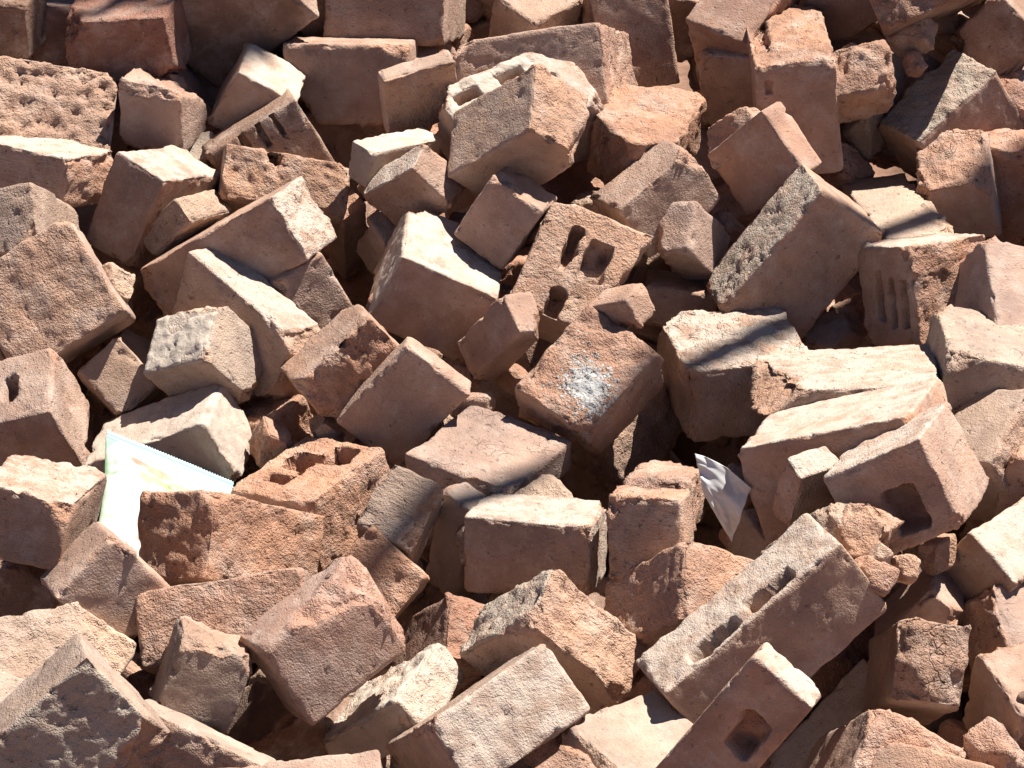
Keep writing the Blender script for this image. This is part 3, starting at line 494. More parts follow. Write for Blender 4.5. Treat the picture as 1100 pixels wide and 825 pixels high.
 ('broken_brick', (-0.11, 2.7038, 0.4559), (-0.1053, 0.3769, 0.9202, 0.0029), (0.0297, 0.0906, 0.0367), 'w', {'M': [4], 'X': 1},
  'small white topped brick above the ridged half brick'),
 ('broken_brick', (0.0668, 2.4275, 0.3366), (-0.3151, 0.8849, -0.3356, -0.071), (0.08, 0.1023, 0.0622), 'o', {'R': [4, 2], 'C': [(-0.792, 0.192, -0.58, 0.0607), (0.108, 0.967, 0.23, 0.0459), (0.294, -0.772, -0.564, 0.0638), (0.621, 0.596, -0.509, 0.0572), (0.484, 0.577, -0.658, 0.0585), (0.552, 0.614, -0.564, 0.0602)]},
  'rough brick with a pale blue grey lichen patch'),
 ('broken_brick', (0.1985, 2.5044, 0.3193), (-0.0039, 0.6453, 0.7632, 0.0338), (0.1274, 0.1137, 0.0674), 't', {'R': [4], 'M': [4], 'K': [4], 'C': [(0.374, -0.343, 0.862, 0.0688), (0.22, 0.846, 0.486, 0.0712), (-0.589, -0.806, -0.05, 0.0745), (0.554, -0.744, -0.373, 0.0769)]},
  'layered pale brick with a bright cracked top, right of the lichen brick'),
 ('brick_slab', (0.2827, 2.392, 0.3575), (0.9946, -0.0798, -0.0408, -0.0528), (0.1584, 0.1587, 0.0209), 't', {'M': [5], 'C': [(-0.481, -0.183, 0.858, 0.0355)]},
  'long slab with a sunlit pale top and thin orange front'),
 ('broken_brick', (0.2773, 2.2553, 0.3412), (0.9701, -0.0618, -0.1595, -0.1721), (0.1475, 0.1097, 0.0844), 'o', {'M': [5], 'C': [(0.492, 0.533, 0.689, 0.0881), (0.824, -0.499, 0.269, 0.0914), (0.595, 0.728, -0.339, 0.0899), (-0.763, -0.332, 0.555, 0.0922)]},
  'brick with long pale top under the sunlit slab'),
 ('brick_block', (0.2347, 2.1975, 0.3437), (-0.1417, 0.4863, 0.8522, 0.1312), (0.0268, 0.041, 0.06), 'o', {'R': [2], 'M': [4]},
  'small block with a bright flat top beside the brick with a square cavity'),
 ('broken_brick', (0.3098, 2.1664, 0.362), (0.2583, 0.1743, 0.9479, -0.0668), (0.0873, 0.0943, 0.0768), 'o', {'M': [4], 'H': [(2, -0.0064, 0.0088, 0.0148, 0.0192, 0.04)], 'C': [(-0.154, 0.733, 0.663, 0.0586), (0.6, 0.688, 0.408, 0.0678), (-0.562, -0.675, 0.479, 0.0666), (-0.648, 0.499, -0.575, 0.0687)]},
  'big tilted brick with a square cavity in its shaded front'),
 ('brick_chunk', (0.2744, 2.1005, 0.3393), (-0.3556, 0.9008, -0.2326, 0.0899), (0.0455, 0.0472, 0.0578), 't', {'C': [(0.671, -0.632, -0.387, 0.0376), (0.857, 0.37, 0.357, 0.0082), (-0.454, -0.729, -0.512, 0.0338), (-0.617, -0.686, -0.385, 0.0353), (-0.754, 0.122, 0.646, 0.0333), (-0.513, -0.362, -0.778, 0.0296), (-0.691, 0.487, -0.534, 0.0293), (0.765, 0.641, 0.067, 0.0242), (0.519, -0.689, -0.505, 0.0265)], 'R': [0, 1, 2, 3, 4, 5]},
  'small rounded brick chunk in front of the brick with a square cavity'),
 ('broken_brick', (0.2437, 2.1203, 0.319), (-0.0256, -0.3964, -0.3476, 0.8494), (0.0778, 0.0487, 0.058), 'm', {'R': [5], 'C': [(-0.027, 0.836, 0.548, 0.0311), (0.642, 0.245, -0.727, 0.0482), (-0.646, -0.567, 0.511, 0.0426), (0.414, 0.63, -0.657, 0.0434)]},
  'grey mortar covered fragment left of the rounded chunk'),
 ('broken_brick', (0.4003, 2.404, 0.3587), (-0.0431, 0.7172, 0.6928, -0.0622), (0.1339, 0.0801, 0.07), 'w', {'K': [4], 'C': [(0.395, 0.891, 0.224, 0.0621), (-0.614, -0.521, 0.593, 0.0721), (-0.678, -0.394, -0.62, 0.0713), (0.339, -0.683, -0.647, 0.0603)]},
  'pale cracked brick at the right edge, right of the sunlit slab'),
 ('broken_brick', (0.4035, 2.3102, 0.3229), (-0.4999, 0.1077, -0.597, 0.6181), (0.0886, 0.0735, 0.0607), 'g', {'R': [5], 'C': [(-0.654, -0.317, -0.687, 0.0523), (-0.472, -0.681, -0.56, 0.0532), (-0.631, 0.738, 0.238, 0.0579), (-0.73, 0.598, -0.33, 0.0562)]},
  'grey speckled brick at the right edge beside the tilted brick'),
 ('brick_fragment', (0.4214, 2.2676, 0.3134), (0.6862, -0.67, 0.2562, -0.1206), (0.0331, 0.0564, 0.0312), 'p', {'R': [2], 'C': [(0.712, -0.541, -0.448, 0.0282), (-0.522, -0.498, -0.693, 0.0277), (0.649, -0.523, 0.552, 0.0227), (-0.835, -0.155, -0.528, 0.0224)]},
  'pink fragment under the grey speckled brick at the right edge'),
 ('broken_brick', (-0.2316, 2.2471, 0.2676), (0.6684, 0.044, 0.6067, -0.4281), (0.0726, 0.1304, 0.0869), 'o', {'R': [5, 2], 'RS': 0.7, 'C': [(0.511, 0.762, 0.397, 0.0791), (0.104, -0.699, -0.708, 0.0731), (-0.628, 0.657, -0.417, 0.0777), (-0.573, -0.575, 0.584, 0.0716)]},
  'orange brick with coarse lit face, lying over the snack packet'),
 ('broken_brick', (-0.3151, 2.1285, 0.2903), (-0.3924, -0.1159, -0.6418, 0.6486), (0.0649, 0.0724, 0.0589), 'o', {'C': [(-0.789, -0.2, 0.581, 0.0432), (-0.445, -0.648, -0.619, 0.0507), (-0.062, 0.812, 0.58, 0.042), (0.619, -0.564, -0.547, 0.0479), (-0.516, 0.361, 0.777, 0.049)]},
  'orange brick with a chipped lit corner, below the snack packet'),
 ('broken_brick', (-0.2204, 2.1174, 0.264), (-0.4649, 0.882, 0.0463, 0.0622), (0.1348, 0.0609, 0.0602), 'o', {'R': [4], 'RS': 0.7, 'C': [(0.548, -0.567, 0.614, 0.0624), (0.313, 0.208, -0.927, 0.0482), (0.511, 0.797, -0.322, 0.0602), (-0.421, -0.642, 0.641, 0.0575)]},
  'coarse grained orange brick below the one lying over the packet'),
 ('broken_brick', (-0.2361, 2.0534, 0.2504), (0.6155, -0.7597, 0.0861, 0.1914), (0.0581, 0.0648, 0.0591), 'g', {'R': [2], 'C': [(-0.149, -0.856, -0.495, 0.0376), (-0.579, 0.49, 0.652, 0.0424), (-0.56, 0.679, -0.475, 0.0434), (0.775, -0.435, -0.459, 0.0401), (0.735, -0.678, -0.006, 0.0387)]},
  'grey brown brick with a bright chipped top, right of the pink slab'),
 ('broken_brick', (-0.1744, 2.1611, 0.1593), (0.6389, -0.6138, 0.4167, -0.2036), (0.059, 0.079, 0.0635), 'y', {'R': [4], 'C': [(-0.452, -0.891, -0.042, 0.0408), (0.49, -0.683, -0.542, 0.052), (-0.09, 0.602, 0.793, 0.0466), (-0.615, -0.618, -0.49, 0.0487)]},
  'greenish grey rough brick deep in the gap below the glittering brick'),
 ('broken_brick', (-0.1754, 2.1425, 0.1542), (0.2571, 0.2943, 0.7913, -0.4702), (0.0993, 0.0837, 0.0628), 'd', {'C': [(0.404, 0.793, 0.457, 0.0609), (-0.014, -0.83, 0.558, 0.0494), (0.11, -0.692, 0.714, 0.0486), (0.648, 0.385, -0.657, 0.0551)]},
  'dark brick at the bottom of the gap below the glittering brick'),
 ('broken_brick', (-0.1404, 2.0823, 0.2683), (0.1845, 0.4803, 0.8436, 0.1535), (0.0498, 0.109, 0.0779), 'r', {'C': [(-0.537, 0.267, -0.8, 0.0347), (-0.525, 0.85, 0.033, 0.0452), (0.658, 0.655, 0.371, 0.0532), (0.724, 0.459, -0.515, 0.0542), (-0.572, 0.465, -0.676, 0.0573), (0.736, -0.436, -0.518, 0.0547)], 'S': 1},
  'large reddish brick with a glittering shaded face and sunlit top'),
 ('broken_brick', (-0.1078, 2.2148, 0.2553), (-0.4294, 0.8278, -0.2945, -0.2089), (0.064, 0.0488, 0.0614), 'o', {'R': [4], 'C': [(-0.692, 0.315, 0.649, 0.0445), (-0.663, 0.262, 0.701, 0.0419), (-0.716, 0.523, -0.462, 0.0384), (0.571, -0.71, 0.412, 0.0399)]},
  'rough brown brick corner between the glittering brick and the grey angular face'),
 ('broken_brick', (-0.1671, 2.3401, 0.2664), (0.0878, 0.3254, 0.9403, 0.0482), (0.0895, 0.1044, 0.0649), 'o', {'R': [0, 4], 'H': [(4, 0.014, -0.0229, 0.0134, 0.0073, 0.05), (4, 0.015, 0.0083, 0.0161, 0.0157, 0.07), (4, -0.0139, 0.0269, 0.0161, 0.0157, 0.07)], 'RS': 0.6, 'C': [(-0.618, -0.406, -0.673, 0.0646), (0.097, 0.831, -0.547, 0.0617), (-0.884, -0.436, -0.166, 0.0617), (0.84, -0.453, -0.298, 0.067)]},
  'broken orange brick with round cavities in its top'),
 ('broken_brick', (-0.0913, 2.2487, 0.2942), (-0.3789, 0.8991, -0.1965, -0.0973), (0.0504, 0.0612, 0.0609), 'g', {'C': [(-0.85, -0.38, -0.364, 0.0359), (-0.967, -0.135, -0.216, 0.031), (-0.729, -0.087, -0.679, 0.0367), (0.731, 0.0, -0.682, 0.0329), (-0.695, 0.544, 0.47, 0.0401)]},
  'grey brown angular brick face beside the broken brick with cavities'),
 ('broken_brick', (-0.0426, 2.282, 0.2573), (0.6774, -0.6264, 0.34, -0.1822), (0.0397, 0.0915, 0.0312), 'g', {'C': [(0.149, -0.893, 0.424, 0.045), (-0.43, -0.731, -0.529, 0.0432), (0.662, -0.482, 0.574, 0.034), (0.653, -0.421, -0.63, 0.0369)]},
  'dull brown brick slotted in behind the square fronted brick'),
 ('broken_brick', (-0.0197, 2.3536, 0.2981), (-0.0568, 0.2608, 0.9621, 0.0561), (0.1008, 0.1093, 0.0306), 'p', {'K': [4], 'C': [(0.695, 0.566, 0.444, 0.0662), (-0.152, -0.733, 0.663, 0.0503), (-0.169, -0.719, -0.675, 0.0509), (0.562, -0.787, 0.256, 0.0682)]},
  'shaded brick with a narrow strip of sun across its top'),
 ('brick_fragment', (0.093, 2.4994, 0.2542), (-0.4406, 0.1035, -0.6257, 0.6354), (0.108, 0.0645, 0.0655), 'g', {'C': [(0.088, 0.534, 0.841, 0.0378), (-0.656, 0.478, -0.584, 0.0633), (-0.484, 0.602, -0.635, 0.059), (-0.402, -0.735, -0.546, 0.0578), (-0.079, 0.508, 0.858, 0.0407), (0.742, -0.589, 0.32, 0.0467), (0.998, 0.032, -0.06, 0.037), (0.923, -0.32, 0.216, 0.0521)], 'R': [0, 1, 2, 3, 4, 5]},
  'grey brown wedge of brick between the lichen brick and the layered one'),
 ('broken_brick', (0.0862, 2.5145, 0.217), (0.686, -0.5316, 0.4155, -0.2723), (0.0612, 0.0892, 0.0669), 'o', {'C': [(0.51, -0.535, -0.674, 0.049), (0.708, 0.583, -0.399, 0.0487), (0.507, 0.586, 0.632, 0.0571), (-0.703, -0.469, 0.535, 0.0541)]},
  'shaded brown brick filling the gap below the lichen brick'),
 ('broken_brick', (0.0195, 2.2426, 0.2707), (0.0032, 0.1212, 0.9915, -0.047), (0.1034, 0.0683, 0.0647), 'o', {'M': [4, 0], 'C': [(0.682, 0.47, -0.561, 0.0577), (-0.44, -0.742, -0.506, 0.0563), (-0.521, -0.572, 0.634, 0.0534), (-0.826, 0.069, -0.56, 0.0585)]},
  'square fronted brick with a white top, centre of the picture'),
 ('mortar_lump', (0.0244, 2.286, 0.2692), (-0.2944, -0.1138, -0.1866, 0.9303), (0.0571, 0.0435, 0.0625), 'm', {'R': [5], 'C': [(0.816, -0.576, 0.05, 0.033), (-0.002, -0.64, -0.768, 0.0325), (-0.693, 0.423, 0.584, 0.0362), (0.851, 0.24, 0.468, 0.036)]},
  'pale lump of mortar behind the square fronted brick'),
 ('brick_chip', (-0.0325, 2.2443, 0.2683), (0.0374, -0.4781, -0.2476, 0.8418), (0.0136, 0.0392, 0.0208), 'w', {'C': [(-0.205, -0.966, 0.155, 0.0165), (0.516, -0.839, -0.175, 0.0167), (-0.204, 0.976, 0.08, 0.0146)], 'R': [0, 1, 2, 3, 4, 5]},
  'tiny white crumb left of the square fronted brick'),
 ('broken_brick', (0.111, 2.2023, 0.3012), (0.0419, 0.1305, 0.9852, -0.1028), (0.0617, 0.0471, 0.0664), 'o', {'R': [4], 'C': [(-0.645, 0.569, 0.51, 0.0444), (0.458, -0.679, 0.573, 0.0428), (0.531, -0.686, -0.498, 0.0374), (0.901, 0.393, 0.183, 0.0382)]},
  'smooth orange brick with crumbling top, right of the square fronted brick'),
 ('brick_chip', (0.1279, 2.3288, 0.2732), (0.0174, 0.1103, 0.9867, -0.1185), (0.0547, 0.1064, 0.0483), 'p', {'R': [0, 1, 2, 3, 4, 5], 'C': [(-0.593, -0.19, -0.782, 0.0418), (0.527, 0.231, -0.818, 0.0405), (0.471, -0.749, -0.465, 0.0502), (-0.034, 0.591, -0.806, 0.0481), (0.56, -0.819, -0.124, 0.0444), (-0.582, 0.806, -0.112, 0.0452), (0.171, -0.678, -0.715, 0.0396)]},
  'crumbled brick piece standing behind the smooth orange brick'),
 ('broken_brick', (0.2189, 2.2677, 0.2583), (0.6177, -0.5762, 0.4891, -0.2172), (0.0508, 0.0476, 0.0625), 'g', {'C': [(0.881, 0.468, -0.07, 0.0305), (-0.468, 0.628, -0.622, 0.0351), (0.566, -0.518, 0.641, 0.0398), (-0.678, 0.475, -0.561, 0.0393)]},
  'grey shaded brick below the white plastic scrap'),
 ('broken_brick', (0.1392, 2.1531, 0.2539), (0.6787, 0.0535, 0.4295, -0.5934), (0.0687, 0.0857, 0.1148), 'p', {'R': [5, 2], 'RS': 0.5, 'C': [(0.675, 0.188, 0.714, 0.0671), (-0.61, -0.502, 0.614, 0.0691), (0.237, -0.736, 0.634, 0.0683), (0.639, -0.271, -0.72, 0.0672)]},
  'pink brick with one face dark and one face lit'),
 ('broken_brick', (0.1893, 2.046, 0.2892), (0.2059, 0.552, 0.7744, 0.2308), (0.0657, 0.173, 0.0721), 't', {'M': [4], 'C': [(-0.345, 0.938, 0.046, 0.1055), (-0.562, 0.77, 0.303, 0.0907), (0.666, 0.129, 0.735, 0.052), (-0.278, -0.829, 0.485, 0.0935), (-0.157, -0.667, 0.728, 0.0853)], 'H': [(4, -0.0185, -0.0326, 0.0098, 0.0225, 0.04), (4, -0.017, 0.024, 0.0098, 0.0225, 0.04)]},
  'long brick with two narrow slots in its pale top'),
 ('broken_brick', (0.4021, 2.2199, 0.2716), (-0.0655, -0.5471, -0.4829, 0.6806), (0.0646, 0.0561, 0.1011), 't', {'M': [0, 2], 'C': [(0.517, -0.684, 0.514, 0.0549), (0.412, -0.56, -0.718, 0.0575), (-0.593, 0.805, -0.019, 0.0386), (0.758, -0.65, 0.053, 0.0379)]},
  'large pale topped brick at the right edge, below the tilted brick'),
 ('broken_brick', (0.3964, 2.1581, 0.2269), (0.7708, 0.0914, 0.3425, -0.5294), (0.0758, 0.0574, 0.0616), 'p', {'R': [2], 'K': [5], 'C': [(0.567, 0.626, -0.535, 0.0454), (0.5, 0.7, -0.51, 0.0485), (0.036, -0.805, -0.592, 0.0353), (-0.523, -0.848, 0.083, 0.0412)]},
  'brick with a creased lit side and ragged shaded side, at the right edge'),
 ('brick_block', (0.3126, 2.0934, 0.2325), (0.594, 0.286, 0.3715, -0.6537), (0.0625, 0.0531, 0.1376), 't', {'R': [5], 'K': [5], 'C': [(0.074, 0.757, 0.649, 0.0596), (0.207, -0.562, 0.801, 0.0629), (-0.268, -0.646, 0.715, 0.0639), (0.693, 0.218, -0.687, 0.0709)]},
  'upright block with a deeply cracked front, lower right'),
 ('broken_brick', (0.3969, 2.0717, 0.2086), (0.6324, -0.5056, 0.474, -0.3461), (0.0786, 0.0804, 0.0611), 'o', {'C': [(-0.634, -0.61, 0.475, 0.0557), (-0.569, -0.806, -0.161, 0.0516), (-0.666, -0.223, -0.712, 0.051), (-0.233, 0.803, -0.549, 0.0508)]},
  'brown shaded brick right of the deeply cracked block'),
 ('broken_brick', (0.2683, 2.1575, 0.1413), (-0.1846, -0.3577, -0.2143, 0.89), (0.1169, 0.0366, 0.0636), 'w', {'M': [5], 'C': [(0.499, 0.444, 0.744, 0.0547), (-0.637, -0.466, -0.614, 0.053), (0.604, 0.787, -0.127, 0.0483), (0.848, -0.524, 0.075, 0.056)]},
  'pale slanting brick side left of the deeply cracked block'),
 ('broken_brick', (0.2777, 2.0235, 0.1783), (0.534, 0.1381, 0.4147, -0.7237), (0.0593, 0.0777, 0.1385), 'p', {'R': [5], 'C': [(0.513, -0.614, -0.6, 0.0728), (0.626, 0.545, -0.558, 0.0675), (-0.588, -0.587, -0.557, 0.0729), (-0.507, -0.678, 0.532, 0.0663)]},
  'pinkish brick ridge in front of the deeply cracked block'),
 ('broken_brick', (0.3116, 1.9562, 0.1989), (-0.3333, 0.9087, -0.2363, 0.0854), (0.091, 0.0536, 0.06), 'o', {'C': [(0.587, -0.568, 0.577, 0.0479), (-0.513, -0.714, -0.477, 0.0494), (0.205, -0.7, 0.684, 0.0444), (-0.537, 0.589, 0.604, 0.0474)]},
  'brown brick with a bright rim at the bottom edge, lower right'),
 ('brick_chunk', (0.3622, 2.0058, 0.2026), (-0.2747, -0.2392, -0.276, 0.8895), (0.0393, 0.038, 0.0603), 'p', {'R': [0, 1, 2, 3, 4, 5], 'C': [(0.712, 0.691, 0.123, 0.023), (0.651, -0.607, 0.455, 0.0261), (0.47, -0.687, 0.553, 0.0312), (0.524, 0.847, -0.095, 0.0257), (0.698, 0.179, 0.694, 0.0265), (0.392, 0.364, 0.845, 0.0255), (-0.856, 0.435, 0.278, 0.0224)]},
  'rough pink lump in the lower right corner'),
 ('broken_brick', (0.1574, 1.9044, 0.2785), (-0.1756, -0.4779, -0.5424, 0.6683), (0.1507, 0.0551, 0.0252), 'o', {'M': [0], 'H': [(5, -0.02, 0.0062, 0.0196, 0.0116, 0.03)]},
  'shaded brick with a square recess at the bottom edge'),
 ('broken_brick', (0.093, 1.9731, 0.2175), (-0.0864, 0.9565, 0.2787, 0.004), (0.0855, 0.0807, 0.0597), 'w', {'C': [(-0.711, 0.088, -0.698, 0.0489), (0.765, 0.541, -0.351, 0.0557), (-0.352, -0.777, -0.522, 0.0545), (-0.277, 0.69, 0.668, 0.055)]},
  'dazzling white sunlit brick at the bottom edge'),
 ('broken_brick', (0.0391, 1.9312, 0.2124), (-0.3103, -0.0815, -0.3004, 0.8982), (0.0515, 0.0497, 0.059), 'o', {'C': [(0.677, 0.047, 0.735, 0.0335), (0.918, 0.333, -0.215, 0.0327), (0.669, -0.605, -0.432, 0.038), (-0.626, -0.538, 0.565, 0.0354)]},
  'brown brick corner poking up at the bottom edge, beside the dazzling white one'),
 ('broken_brick', (-0.0193, 2.017, 0.2255), (-0.4646, 0.8219, 0.3288, 0.0226), (0.1112, 0.0614, 0.1361), 't', {'M': [4], 'C': [(0.5, 0.518, 0.694, 0.0795), (0.371, -0.897, -0.238, 0.0592), (-0.801, -0.585, -0.13, 0.0633), (0.631, 0.537, 0.56, 0.0783)]},
  'big tan brick with a smooth sunny side at the bottom edge'),
 ('broken_brick', (0.0331, 2.123, 0.2355), (0.8047, -0.1763, -0.356, 0.4412), (0.057, 0.0951, 0.1048), 't', {'R': [5, 2], 'K': [2], 'G': [(5, 'y')], 'C': [(-0.625, -0.09, 0.775, 0.0581), (-0.621, -0.615, 0.485, 0.0593), (0.803, 0.581, 0.134, 0.0533), (-0.56, -0.675, -0.48, 0.062)]},
  'wrinkled brick with a grey peak behind the big tan one'),
 ('brick_block', (-0.0942, 2.1054, 0.1925), (0.7961, -0.2291, -0.2561, 0.498), (0.0818, 0.0963, 0.0349), 'm', {'R': [5, 2], 'M': [5, 2], 'C': [(0.481, -0.84, 0.249, 0.0648), (-0.967, -0.135, -0.216, 0.0457), (-0.729, -0.087, -0.679, 0.0408), (0.731, 0.0, -0.682, 0.0355), (-0.695, 0.544, 0.47, 0.0544)], 'X': 1},
  'rough whitish block coated in mortar, right of the glittering brick'),
 ('broken_brick', (-0.057, 2.1961, 0.2005), (0.6797, 0.0154, 0.4239, -0.5985), (0.0576, 0.0454, 0.0884), 'r', {'R': [5], 'C': [(0.756, 0.413, -0.508, 0.0466), (-0.717, 0.309, -0.624, 0.0463), (-0.547, -0.621, 0.562, 0.0472), (0.669, 0.51, -0.542, 0.0467)]},
  'reddish brick, left side dark and right side lit, left of the wrinkled one'),
 ('brick_fragment', (-0.0516, 2.3063, 0.2032), (-0.2354, -0.2561, -0.571, 0.7436), (0.0455, 0.0279, 0.0538), 'g', {'C': [(-0.963, -0.179, 0.203, 0.0237), (-0.489, 0.686, 0.538, 0.0219), (0.551, -0.258, 0.794, 0.0275)], 'R': [0, 1, 2, 3, 4, 5]},
  'small grey fragment behind the two sided reddish brick'),
 ('broken_brick', (0.3266, 2.1799, 0.2416), (-0.2283, -0.3287, -0.6396, 0.6563), (0.0637, 0.0381, 0.0613), 'o', {'C': [(-0.111, 0.611, -0.784, 0.0314), (0.268, -0.523, -0.809, 0.0319), (0.626, 0.155, 0.764, 0.04), (-0.457, 0.657, 0.6, 0.0359)]},
  'brown shaded brick above the deeply cracked block'),
 ('brick_chunk', (0.3497, 2.238, 0.2339), (-0.1202, -0.5141, -0.3251, 0.7845), (0.0429, 0.0308, 0.0627), 'o', {'R': [0, 1, 2, 3, 4, 5], 'C': [(0.422, -0.822, -0.383, 0.0259), (0.402, 0.454, -0.795, 0.0336), (-0.218, -0.629, 0.746, 0.0345), (0.459, 0.448, 0.767, 0.0295), (-0.721, 0.594, 0.357, 0.024), (-0.704, 0.171, 0.689, 0.0291), (-0.573, 0.81, 0.126, 0.0193)]},
  'small orange lit chunk among the rubble left of the pale topped brick'),
 ('brick_fragment', (0.2487, 2.1934, 0.1848), (-0.1585, 0.0492, -0.6386, 0.7515), (0.0603, 0.0322, 0.0637), 'd', {'C': [(0.355, 0.399, 0.845, 0.041), (-0.386, 0.761, -0.522, 0.0319), (-0.532, -0.355, 0.769, 0.0324), (0.476, 0.666, -0.574, 0.0376), (-0.717, 0.283, 0.637, 0.0348), (0.463, -0.492, 0.737, 0.0289), (0.524, 0.394, 0.755, 0.0334)], 'R': [0, 1, 2, 3, 4, 5]},
  'dark sliver of brick under the long slotted brick'),
 ('broken_brick', (0.1007, 2.1599, 0.1924), (-0.3989, 0.1249, -0.6157, 0.668), (0.0856, 0.0396, 0.0629), 'o', {'C': [(0.46, 0.651, -0.604, 0.0466), (0.417, -0.112, 0.902, 0.0362), (-0.78, -0.573, -0.251, 0.0478), (0.498, 0.862, 0.097, 0.0382)]},
  'brown brick in the shadow left of the long slotted brick'),
 ('brick_chip', (0.2711, 2.0544, 0.3339), (-0.4142, 0.8751, -0.0958, -0.2313), (0.0312, 0.023, 0.0192), 'o', {'R': [0, 1, 2, 3, 4, 5], 'C': [(-0.498, 0.518, -0.695, 0.0136), (-0.815, -0.521, -0.254, 0.0145), (0.766, 0.471, -0.437, 0.0154)]},
  'small pinkish pebble of brick right of the long slotted brick'),
 ('brick_chip', (0.2766, 2.065, 0.3446), (-0.3795, 0.8597, -0.101, -0.3265), (0.0162, 0.016, 0.0192), 'w', {'R': [0, 1, 2, 3, 4, 5], 'C': [(0.654, -0.475, -0.59, 0.0105), (0.697, 0.162, -0.698, 0.0089), (0.664, 0.346, -0.663, 0.0096)]},
  'tiny bright chip between the pebbles of brick'),
 ('brick_chip', (0.2974, 2.0716, 0.3315), (-0.4285, 0.8921, -0.0457, -0.1359), (0.019, 0.0187, 0.0194), 't', {'C': [(-0.43, -0.768, -0.474, 0.0113), (0.51, -0.822, -0.255, 0.0105), (-0.713, 0.542, -0.445, 0.0103)], 'R': [0, 1, 2, 3, 4, 5]},
  'flat tan chip beside the small orange chunk'),
 ('brick_chunk', (0.3399, 2.1855, 0.2909), (0.129, 0.4011, 0.9069, 0.0038), (0.0167, 0.0315, 0.0237), 't', {'R': [0, 1, 2, 3, 4, 5], 'C': [(0.048, -0.933, -0.358, 0.0144), (-0.322, -0.729, -0.604, 0.014), (-0.73, 0.662, -0.167, 0.0144)]},
  'small grey tan stone left of the pale topped brick'),
 ('brick_fragment', (0.3977, 2.3075, 0.254), (-0.1422, -0.5389, -0.3295, 0.7621), (0.0367, 0.0277, 0.0317), 'p', {'C': [(-0.682, -0.641, 0.353, 0.0208), (0.796, 0.418, 0.438, 0.0194), (0.709, -0.309, 0.634, 0.0189)], 'R': [0, 1, 2, 3, 4, 5]},
  'pink sliver under the lit side of the tilted brick'),
 ('broken_brick', (-0.3635, 2.0599, 0.2514), (-0.2373, 0.0953, -0.2997, 0.9191), (0.0842, 0.0741, 0.0599), 'w', {'R': [5], 'C': [(0.481, -0.015, -0.877, 0.0415), (-0.636, -0.576, -0.514, 0.0497), (-0.565, 0.547, 0.617, 0.0543), (0.643, 0.654, 0.399, 0.0551)]},
  'broad pale brick with rough bright top at the left edge'),
 ('broken_brick', (-0.3299, 2.0889, 0.2473), (0.1511, 0.248, -0.2998, 0.9087), (0.0576, 0.0433, 0.0608), 'w', {'R': [5], 'C': [(-0.78, 0.228, 0.583, 0.0402), (-0.442, 0.6, -0.666, 0.0344), (0.619, 0.704, 0.348, 0.0341), (0.117, 0.804, 0.583, 0.035)]},
  'small pale sunlit brick end right of the broad pale brick'),
 ('broken_brick', (-0.3848, 1.9875, 0.2329), (-0.2207, 0.9221, 0.086, -0.3059), (0.0586, 0.082, 0.059), 'w', {'C': [(-0.212, 0.584, 0.784, 0.0489), (0.792, 0.265, -0.549, 0.0445), (0.673, 0.554, 0.49, 0.0504), (0.62, -0.623, 0.477, 0.0514)]},
  'pale brick half hidden by the grey peaked one at the left edge'),
 ('broken_brick', (-0.3165, 1.9577, 0.2411), (0.5517, -0.7114, 0.2435, 0.361), (0.1176, 0.1091, 0.0571), 'g', {'R': [4], 'G': [(4, 'g')], 'C': [(0.707, -0.155, -0.69, 0.0317), (-0.413, 0.668, -0.619, 0.0703), (-0.768, 0.316, -0.556, 0.0677), (0.087, 0.594, -0.8, 0.0528), (0.635, 0.759, -0.143, 0.0763)], 'RS': 0.6},
  'grey peaked brick in the lower left corner'),
 ('brick_slab', (-0.2672, 2.094, 0.1802), (-0.1214, 0.928, -0.3385, -0.0971), (0.0935, 0.0341, 0.0625), 'p', {'R': [4], 'C': [(-0.791, 0.16, -0.59, 0.0516), (0.691, 0.595, -0.41, 0.0457), (0.812, -0.306, 0.497, 0.0482), (-0.864, -0.047, 0.501, 0.0496)]},
  'pink sunlit slab right of the grey peaked brick'),
 ('broken_brick', (-0.2413, 1.9871, 0.2043), (0.5837, -0.7769, 0.2358, 0.0089), (0.1125, 0.0696, 0.0299), 'g', {'R': [4]},
  'gritty grey brick below the pink slab at the bottom edge'),
 ('broken_brick', (-0.1569, 1.9568, 0.1926), (-0.0427, -0.0416, -0.1847, 0.981), (0.1275, 0.0435, 0.06), 'p', {'C': [(0.614, -0.395, -0.683, 0.0575), (0.672, -0.067, -0.737, 0.0596), (-0.618, -0.454, -0.642, 0.0592), (0.311, 0.339, -0.888, 0.0479)]},
  'pale pink brick edge along the bottom, left of the big tan one'),
 ('brick_chip', (-0.1145, 2.1362, 0.1285), (-0.0642, 0.9499, -0.2837, 0.1141), (0.0282, 0.0254, 0.0326), 'g', {'C': [(-0.534, 0.748, -0.394, 0.0182), (-0.226, 0.309, -0.924, 0.0174), (0.642, 0.576, -0.507, 0.0159)], 'R': [0, 1, 2, 3, 4, 5]},
  'small grey chip below the whitish block'),
 ('broken_brick', (-0.393, 2.2317, 0.237), (0.6098, -0.7333, 0.2723, 0.1278), (0.057, 0.0461, 0.0622), 'd', {'C': [(0.383, 0.495, 0.78, 0.0365), (-0.463, -0.58, -0.671, 0.0375), (-0.717, 0.691, -0.091, 0.0338), (-0.62, 0.781, -0.071, 0.0311)]},
  'dark brown brick in the gap above the broad pale brick'),
 ('broken_brick', (-0.3318, 2.763, 0.4871), (0.7371, -0.6563, 0.1313, -0.093), (0.0638, 0.067, 0.0627), 'p', {'C': [(0.289, -0.853, 0.435, 0.0213), (0.564, -0.134, -0.815, 0.044), (-0.294, 0.766, -0.572, 0.0448), (0.026, -0.593, -0.805, 0.0383), (0.737, -0.671, -0.079, 0.0435)]},
  'pinkish brown brick right of the mortar caked brick'),
